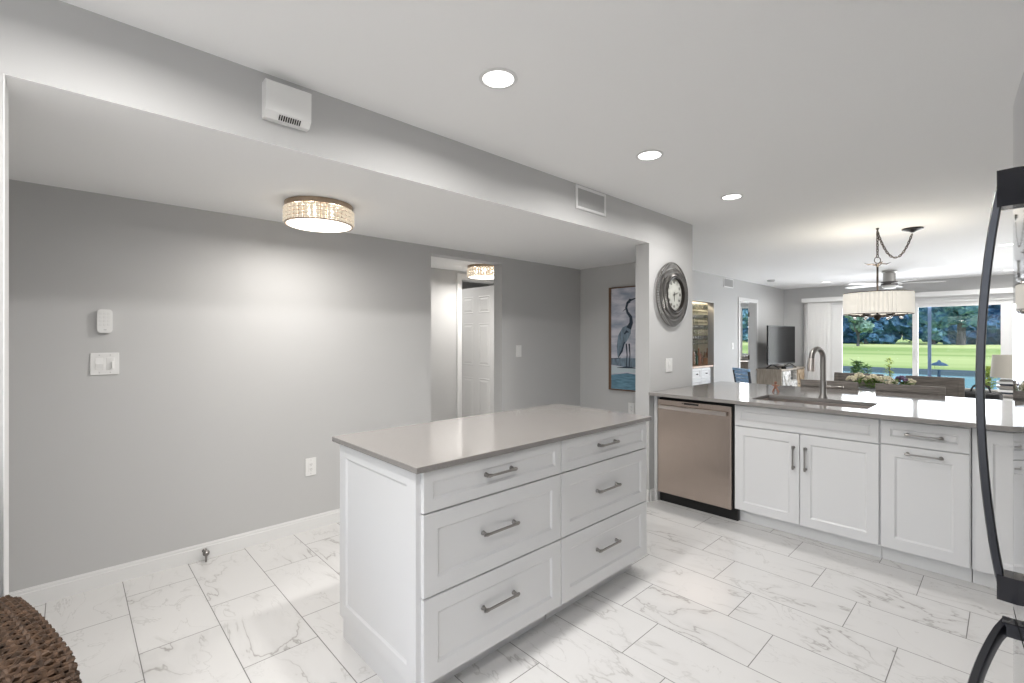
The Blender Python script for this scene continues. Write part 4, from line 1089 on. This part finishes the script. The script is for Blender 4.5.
for k in range(6):
    a = 2 * PI * k / 6 + .2; c_, s_ = math.cos(a), math.sin(a)
    ar = MB().tube([(KX + .03 * c_, KY + .03 * s_, 1.585), (KX + .10 * c_, KY + .10 * s_, 1.572), (KX + .20 * c_, KY + .20 * s_, 1.590), (KX + .23 * c_, KY + .23 * s_, 1.595)], .006, 8)
    ar.lathe([(0, 1.57), (.02, 1.575), (.035, 1.59), (.036, 1.594), (0, 1.594)], (KX + .18 * c_, KY + .18 * s_, 0), 14)
    ar.build('candle_arm', 'bronze', cl, smooth=True)
    MB().sphere((KX + .18 * c_, KY + .18 * s_, 1.567), .015, 1, (1, 1, 1.6)).build('crystal_drop', 'glassware', cl, smooth=True)
for k in range(4):
    a = 2 * PI * k / 4 + .5; c_, s_ = math.cos(a), math.sin(a)
    MB().tube([(KX, KY, 2.06), (KX + .035 * c_, KY + .035 * s_, 2.09), (KX + .075 * c_, KY + .075 * s_, 2.085), (KX + .11 * c_, KY + .11 * s_, 2.10)], [.006, .010, .012, .002], 8, flat=(1, .5)).build('leaf_scroll', 'bronze', cl, smooth=True)
MB().tube([(KX + .030 * math.cos(t * PI / 8) * .707, KY + .030 * math.cos(t * PI / 8) * .707, 2.125 + .030 * math.sin(t * PI / 8)) for t in range(16)], .004, 6, closed=True).build('loop', 'bronze', cl, smooth=True)
def chain(pts, name):
    """chain of oval links along a polyline"""
    m = MB(); L = .026; P = [Vector(p) for p in pts]; seg = []
    d = [0]
    for a, b in zip(P, P[1:]): d.append(d[-1] + (b - a).length)
    def at(s_):
        for i in range(len(P) - 1):
            if s_ <= d[i + 1]: return P[i].lerp(P[i + 1], (s_ - d[i]) / (d[i + 1] - d[i]))
        return P[-1]
    n = int(d[-1] / L)
    for i in range(n):
        a, b = at(i * L), at((i + 1) * L); t = (b - a).normalized(); c = (a + b) / 2
        u = t.cross(Vector((.7, .7, .1))).normalized(); u = u if i % 2 else t.cross(u).normalized()
        m.tube([c + t * .018 * math.cos(q * PI / 5) + u * .009 * math.sin(q * PI / 5) for q in range(10)], .0040, 5, closed=True)
    return m.build(name, 'bronze', cl, smooth=True)
chain([(KX, KY, 2.155), (KX, KY, 2.42)], 'chain')
QX, QY = -.655, 6.02
sw = []
for i in range(17):
    t = i / 16; sag = 4 * t * (1 - t) * .25
    sw.append((KX + (QX - KX) * t, KY + (QY - KY) * t, 2.40 + .0 * t - sag))
chain(sw, 'swag_chain')
MB().lathe([(0, 2.438), (.012, 2.438), (.012, 2.425), (.004, 2.42), (0, 2.42)], (KX, KY, 0), 14).build('ceiling_hook', 'bronze', cl, smooth=True)
MB().lathe([(0, 2.4385), (.085, 2.4385), (.085, 2.428), (.03, 2.412), (.01, 2.40), (0, 2.40)], (QX, QY, 0), 28).build('ceiling_canopy', 'dark_bronze', cl, smooth=True)
lamp('chandelier_glow', 'POINT', (KX, KY, 1.74), 7, (1, .93, .82), shadow_soft_size=.1)

# ------------------------------------------------------------------ ceiling fan
VX, VY = -1.325, 9.55
fn = thing('ceiling_fan', 'nickel ceiling fan with five pale blades beyond the chandelier', 'fan', (VX, VY, 2.15))
MB().lathe([(0, 2.439), (.095, 2.439), (.10, 2.41), (.082, 2.40), (.082, 2.26), (0, 2.26)], (VX, VY, 0), 32).build('motor_housing', 'fan_metal', fn, smooth=True)
MB().lathe([(0, 2.262), (.105, 2.262), (.11, 2.235), (.105, 2.205), (0, 2.205)], (VX, VY, 0), 32).build('flywheel', 'fan_dark', fn, smooth=True)
MB().lathe([(0, 2.206), (.09, 2.206), (.10, 2.18), (.075, 2.155), (0, 2.150)], (VX, VY, 0), 32).build('light_kit', 'plastic_white', fn, smooth=True)
for k in range(5):
    a = math.radians(15 + 72 * k); ca, sa = math.cos(a), math.sin(a)
    def L2(u, v, z): return (VX + u * ca - v * sa, VY + u * sa + v * ca, z)
    m = MB(); P = [(.16, -.05), (.30, -.062), (.60, -.068), (.66, -.05), (.68, 0), (.66, .05), (.60, .068), (.30, .062), (.16, .05)]
    A = [m.bm.verts.new(L2(u, v, 2.222 + v * .16)) for u, v in P]; B = [m.bm.verts.new(L2(u, v, 2.230 + v * .16)) for u, v in P]
    for i in range(len(P)): m.bm.faces.new([A[i], A[(i + 1) % len(P)], B[(i + 1) % len(P)], B[i]])
    m.bm.faces.new(A[::-1]); m.bm.faces.new(B)
    b3 = m.build('blade', 'fan_blade', fn)
    m = MB().sweep([L2(.09, 0, 2.235), L2(.14, 0, 2.225), L2(.24, 0, 2.222)], .035, .006, (-sa, ca, 0)); m.build('blade_iron', 'fan_metal', b3)

# ------------------------------------------------------------------ lamp, side table, bag
st = thing('side_table', 'pale side table under the beige table lamp', 'table', (.06, 9.55, 0))
MB().box(-.35, .47, 9.30, 9.80, .44, .475, .006).build('top', 'whitewash', st)
for x in (-.33, .42):
    for y in (9.32, 9.75): MB().box(x, x + .03, y, y + .03, 0, .44).build('leg', 'whitewash', st)
tl = thing('table_lamp', 'table lamp with beige drum shade and stacked clear and silver slabs as a base', 'lamp', (.03, 9.5, .4755))
MB().box(-.09, .15, 9.42, 9.58, .4755, .492, .004).build('base', 'stainless_light', tl)
for i in range(5):
    z = .497 + i * .058
    MB().box(-.13, .19, 9.40, 9.60, z, z + .030, .004).build('slab', 'stainless_light' if i % 2 else 'vinyl', tl)
    MB().box(-.10, .16, 9.42, 9.58, z + .030, z + .058).build('spacer', 'navy_edge' if i % 2 else 'fan_metal', tl)
MB().tube([(.03, 9.5, .785), (.03, 9.5, 1.0)], .008, 10).build('stem', 'fan_metal', tl)
m = MB().lathe([(.225, .815), (.205, 1.125), (.201, 1.125), (.221, .815), (.225, .815)], (.03, 9.5, 0), 40); m.build('lamp_shade', 'shade_beige', tl, smooth=True)
MB().lathe([(0, 1.04), (.02, 1.0), (.028, .95), (.012, .90), (0, .90)], (.03, 9.5, 0), 14).build('bulb', 'plastic_white', tl, smooth=True)
MB().lathe([(0, 1.125), (.008, 1.128), (.008, 1.15), (0, 1.155)], (.03, 9.5, 0), 10).tube([(-.17, 9.5, 1.10), (.23, 9.5, 1.10)], .003, 6).build('finial', 'fan_metal', tl)
bn = thing('bench', 'pale blue upholstered bench behind the right-hand dining chair', 'bench', (-.32, 8.3, 0))
MB().box(-.62, .10, 8.05, 8.55, .40, .50, .03, 3).build('cushion', 'seat_cloth', bn, smooth=True)
for x in (-.58, .03):
    for y in (8.09, 8.48): MB().box(x, x + .04, y, y + .04, 0, .40).build('leg', 'greywood', bn)
bg = thing('duffel_bag', 'black bag with looped handles beside the refrigerator handle', 'bag', (-.26, 8.3, .5005))
m = MB(); m.box(-.44, -.06, 8.18, 8.42, .5005, .70, .05, 4); m.build('body', 'leather_black', bg, smooth=True)
MB().box(-.44, -.06, 8.176, 8.18, .56, .60).build('trim_band', 'leather_brown', bg)
MB().box(-.40, -.10, 8.26, 8.34, .695, .725, .012, 3).build('top_flap', 'seat_cloth', bg, smooth=True)
for y in (8.22, 8.38):
    MB().tube([(-.34, y, .69), (-.32, y, .755), (-.25, y, .785), (-.18, y, .755), (-.16, y, .69)], .009, 8).build('handle', 'leather_black', bg, smooth=True)

# ------------------------------------------------------------------ outdoors
GZ0 = -.5
struct('ground_patio', MB().box(-14, 12, 11.78, 15.0, -.14, -.02), 'concrete')
struct('ground_shore', MB().box(-40, 30, 15.0, 19, -.9, -.30), 'grass')
struct('ground_pond', MB().box(-60, 60, 19, 33.2, -.75, -.60), 'water')
struct('ground_bank', MB().prism([(33.0, -.8), (33.0, -.60), (33.15, -.40), (34.6, -.37), (34.6, -.8)], -60, 60, 'yz'), 'shore')
# fairway with gentle rises
fwm = MB(); nx, ny = 70, 46; vv = []
for j in range(ny + 1):
    y = 34.4 + (j / ny) ** 1.5 * 250
    for i in range(nx + 1):
        x = -190 + i * 4.4
        z = -.46 + .35 * math.sin(x * .045 + y * .031) * min(1, (y - 34) / 40) + .75 * math.exp(-((y - 92) / 16) ** 2) * (1 + .5 * math.sin(x * .05)) + .012 * max(0, y - 120)
        vv.append(fwm.bm.verts.new((x, y, z)))
for j in range(ny):
    for i in range(nx):
        a = j * (nx + 1) + i; fwm.bm.faces.new([vv[a], vv[a + 1], vv[a + nx + 2], vv[a + nx + 1]])
struct('ground_fairway', fwm, 'grass', smooth=True)

from mathutils import noise as mnoise
def tree_mesh(seed, w_, h_, n_blob, leafn, mname, lo=.06):
    """crown of many displaced leaf clumps"""
    r = random.Random(seed); m = MB()
    for k in range(n_blob):
        a = r.uniform(0, 2 * PI); rad = w_ * math.sqrt(r.random()) * .8; z = h_ * (lo + (.92 - lo) * r.random())
        rad *= (1.15 - abs(z / h_ - .5)); s_ = r.uniform(.26, .40) * w_
        c = (rad * math.cos(a), rad * math.sin(a), z)
        q = bmesh.ops.create_icosphere(m.bm, subdivisions=3, radius=s_)
        for v in q['verts']:
            nrm = v.co.normalized(); d = mnoise.fractal(nrm * 2.3 + Vector((k * 3.1, seed, 0)), .9, 2.1, 4)
            v.co = nrm * s_ * (1 + .55 * d); v.co.z *= .85; v.co += Vector(c)
        for _ in range(leafn):
            n_ = Vector((r.gauss(0, 1), r.gauss(0, 1), r.gauss(0, 1))).normalized(); p = Vector(c) + n_ * s_ * r.uniform(.9, 1.2)
            u = n_.orthogonal().normalized() * r.uniform(.15, .4); w2 = n_.cross(u).normalized() * u.length
            w2 = (w2 + n_ * u.length * r.uniform(-.6, .6))
            m.bm.faces.new([m.bm.verts.new(p + u), m.bm.verts.new(p + w2), m.bm.verts.new(p - u), m.bm.verts.new(p - w2)])
    return m
def trunk(m, h_, r_, sp):
    m.tube([(0, 0, -.6), (.1, 0, h_ * .25), (.0, .1, h_ * .5), (.2, 0, h_ * .8)], [r_ * 1.3, r_, r_ * .8, r_ * .3], 8)
    for a in (0.4, 2.4, 4.3):
        m.tube([(.05, 0, h_ * .3), (math.cos(a) * sp * .3, math.sin(a) * sp * .3, h_ * .48), (math.cos(a) * sp * .55, math.sin(a) * sp * .55, h_ * .7)], [r_ * .6, r_ * .4, r_ * .15], 6)
    return m
protos = []
for k, (mm, w_, h_) in enumerate((('tree_dark', 5.2, 18), ('tree_mid', 4.9, 16), ('tree_dark', 5.4, 20))):
    t0 = bpy.data.objects.new('tree', None); COL.objects.link(t0)
    trunk(MB(), h_, .45, w_).build('trunk', 'bark', t0, world=False)
    tree_mesh(k + 5, w_, h_, 22, 60, mm).build('crown', mm, t0, world=False)
    protos.append(t0)
spots = []
rr_ = random.Random(12)
for row, (yy, x0, x1, st, sc_) in enumerate(((139, -112, 28, 12.6, .85), (166, -124, 34, 13.4, 1.05))):
    x = x0
    while x < x1:
        spots.append((x + rr_.uniform(-.8, .8), yy + rr_.uniform(-2.5, 2.5), (len(spots) * 2 + row) % 3, sc_ * rr_.uniform(.92, 1.08), row)); x += st
used = set()
for i, (x, y, k, s_, row) in enumerate(spots):
    o = protos[k] if k not in used else copy_tree(protos[k]); used.add(k)
    o.location = (x, y, -.1); o.rotation_euler = (0, 0, i * 1.7); o.scale = (s_, s_, s_)
    tag(o, 'tall dark blue-green tree in the wood beyond the fairway, %s row' % ('front', 'rear')[row], 'tree', 'trees of the %s row beyond the fairway' % ('front', 'rear')[row])
tk = MB(); rt = random.Random(8)
for i in range(150):
    x = -125 + i * 1.2; rad = rt.uniform(2.2, 3.8)
    q = bmesh.ops.create_icosphere(tk.bm, subdivisions=3, radius=rad)
    c = Vector((x, 152.5 + rt.uniform(-1.5, 1.5), rt.uniform(.8, 6.5) if i % 3 else rt.uniform(6, 10)))
    for v in q['verts']:
        nrm = v.co.normalized(); v.co = nrm * rad * (1 + .5 * mnoise.fractal(nrm * 2.6 + Vector((i * 2.3, 0, 0)), .9, 2.1, 4)) + c
tag(tk.build('undergrowth', 'tree_dark', smooth=False), 'dense dark undergrowth filling the foot of the wood beyond the fairway', 'undergrowth')['kind'] = 'stuff'
def big_tree(x, y, w_, h_, seed, mm, label, blobs=14, tr=.5, lo=.46):
    t = thing('tree', label, 'tree', (x, y, -.3), 0)
    trunk(MB(), h_, tr, w_).build('trunk', 'bark', t, world=False)
    tree_mesh(seed, w_, h_, blobs, 60, mm, lo).build('crown', mm, t, world=False)
big_tree(-4.6, 88, 5.0, 14, 31, 'tree_mid', 'large spreading tree with a thick trunk on the fairway, right-hand pane', 20, .42, .30)
big_tree(-14.6, 80, 1.9, 6.2, 37, 'tree_light', 'small pale tree on a thin trunk at the left of the fairway', 8, .16)

def yard_plant(x, y, z, h_, n, spread, mm, label, seed):
    r = random.Random(seed); p = thing('garden_plant', label, 'plant', (x, y, z))
    MB().tube([(x, y, z), (x + .02, y, z + h_ * .5), (x, y, z + h_ * .8)], [.02, .015, .008], 6).build('stem', 'stem', p)
    m = MB()
    for _ in range(n):
        a = r.uniform(0, 2 * PI); zz = z + h_ * r.uniform(.45, .95)
        leaf(m, (x + r.uniform(-.3, .3) * spread, y + r.uniform(-.3, .3) * spread, zz), (math.cos(a), math.sin(a), r.uniform(-.4, .8)), spread * r.uniform(.4, .8), spread * .10)
    m.build('foliage', mm, p)
yard_plant(-2.45, 13.4, -.02, .86, 200, .22, 'leaf', 'leafy green shrub outside the left end of the sliding doors', 1)
yard_plant(-2.2, 13.0, -.02, .80, 120, .16, 'leaf', 'smaller green shrub outside the glass beside the leafy one', 7)
yard_plant(-1.85, 13.3, -.02, .96, 90, .15, 'leaf_yellow', 'yellow-green plant outside the glass above the centrepiece', 2)
yard_plant(-.30, 13.0, -.02, .84, 140, .22, 'leaf_yellow', 'yellow-green shrub outside the glass beside the table lamp', 5)
# patio lantern
ln = thing('garden_lantern', 'dark blue lantern with a pointed roof outside the right-hand pane', 'lantern', (-1.0, 13.0, -.02))
MB().lathe([(0, -.02), (.12, -.02), (.12, .0), (.03, .02), (.025, .70), (0, .70)], (-1.0, 13.0, 0), 16).build('post', 'lantern', ln, smooth=True)
MB().box(-1.07, -.93, 12.93, 13.07, .70, .80, .004).build('housing', 'window_glass', ln)
MB().lathe([(0, .91), (.02, .90), (.03, .87), (.10, .84), (.15, .80), (.14, .795), (0, .80)], (-1.0, 13.0, 0), 12).build('roof', 'lantern', ln)
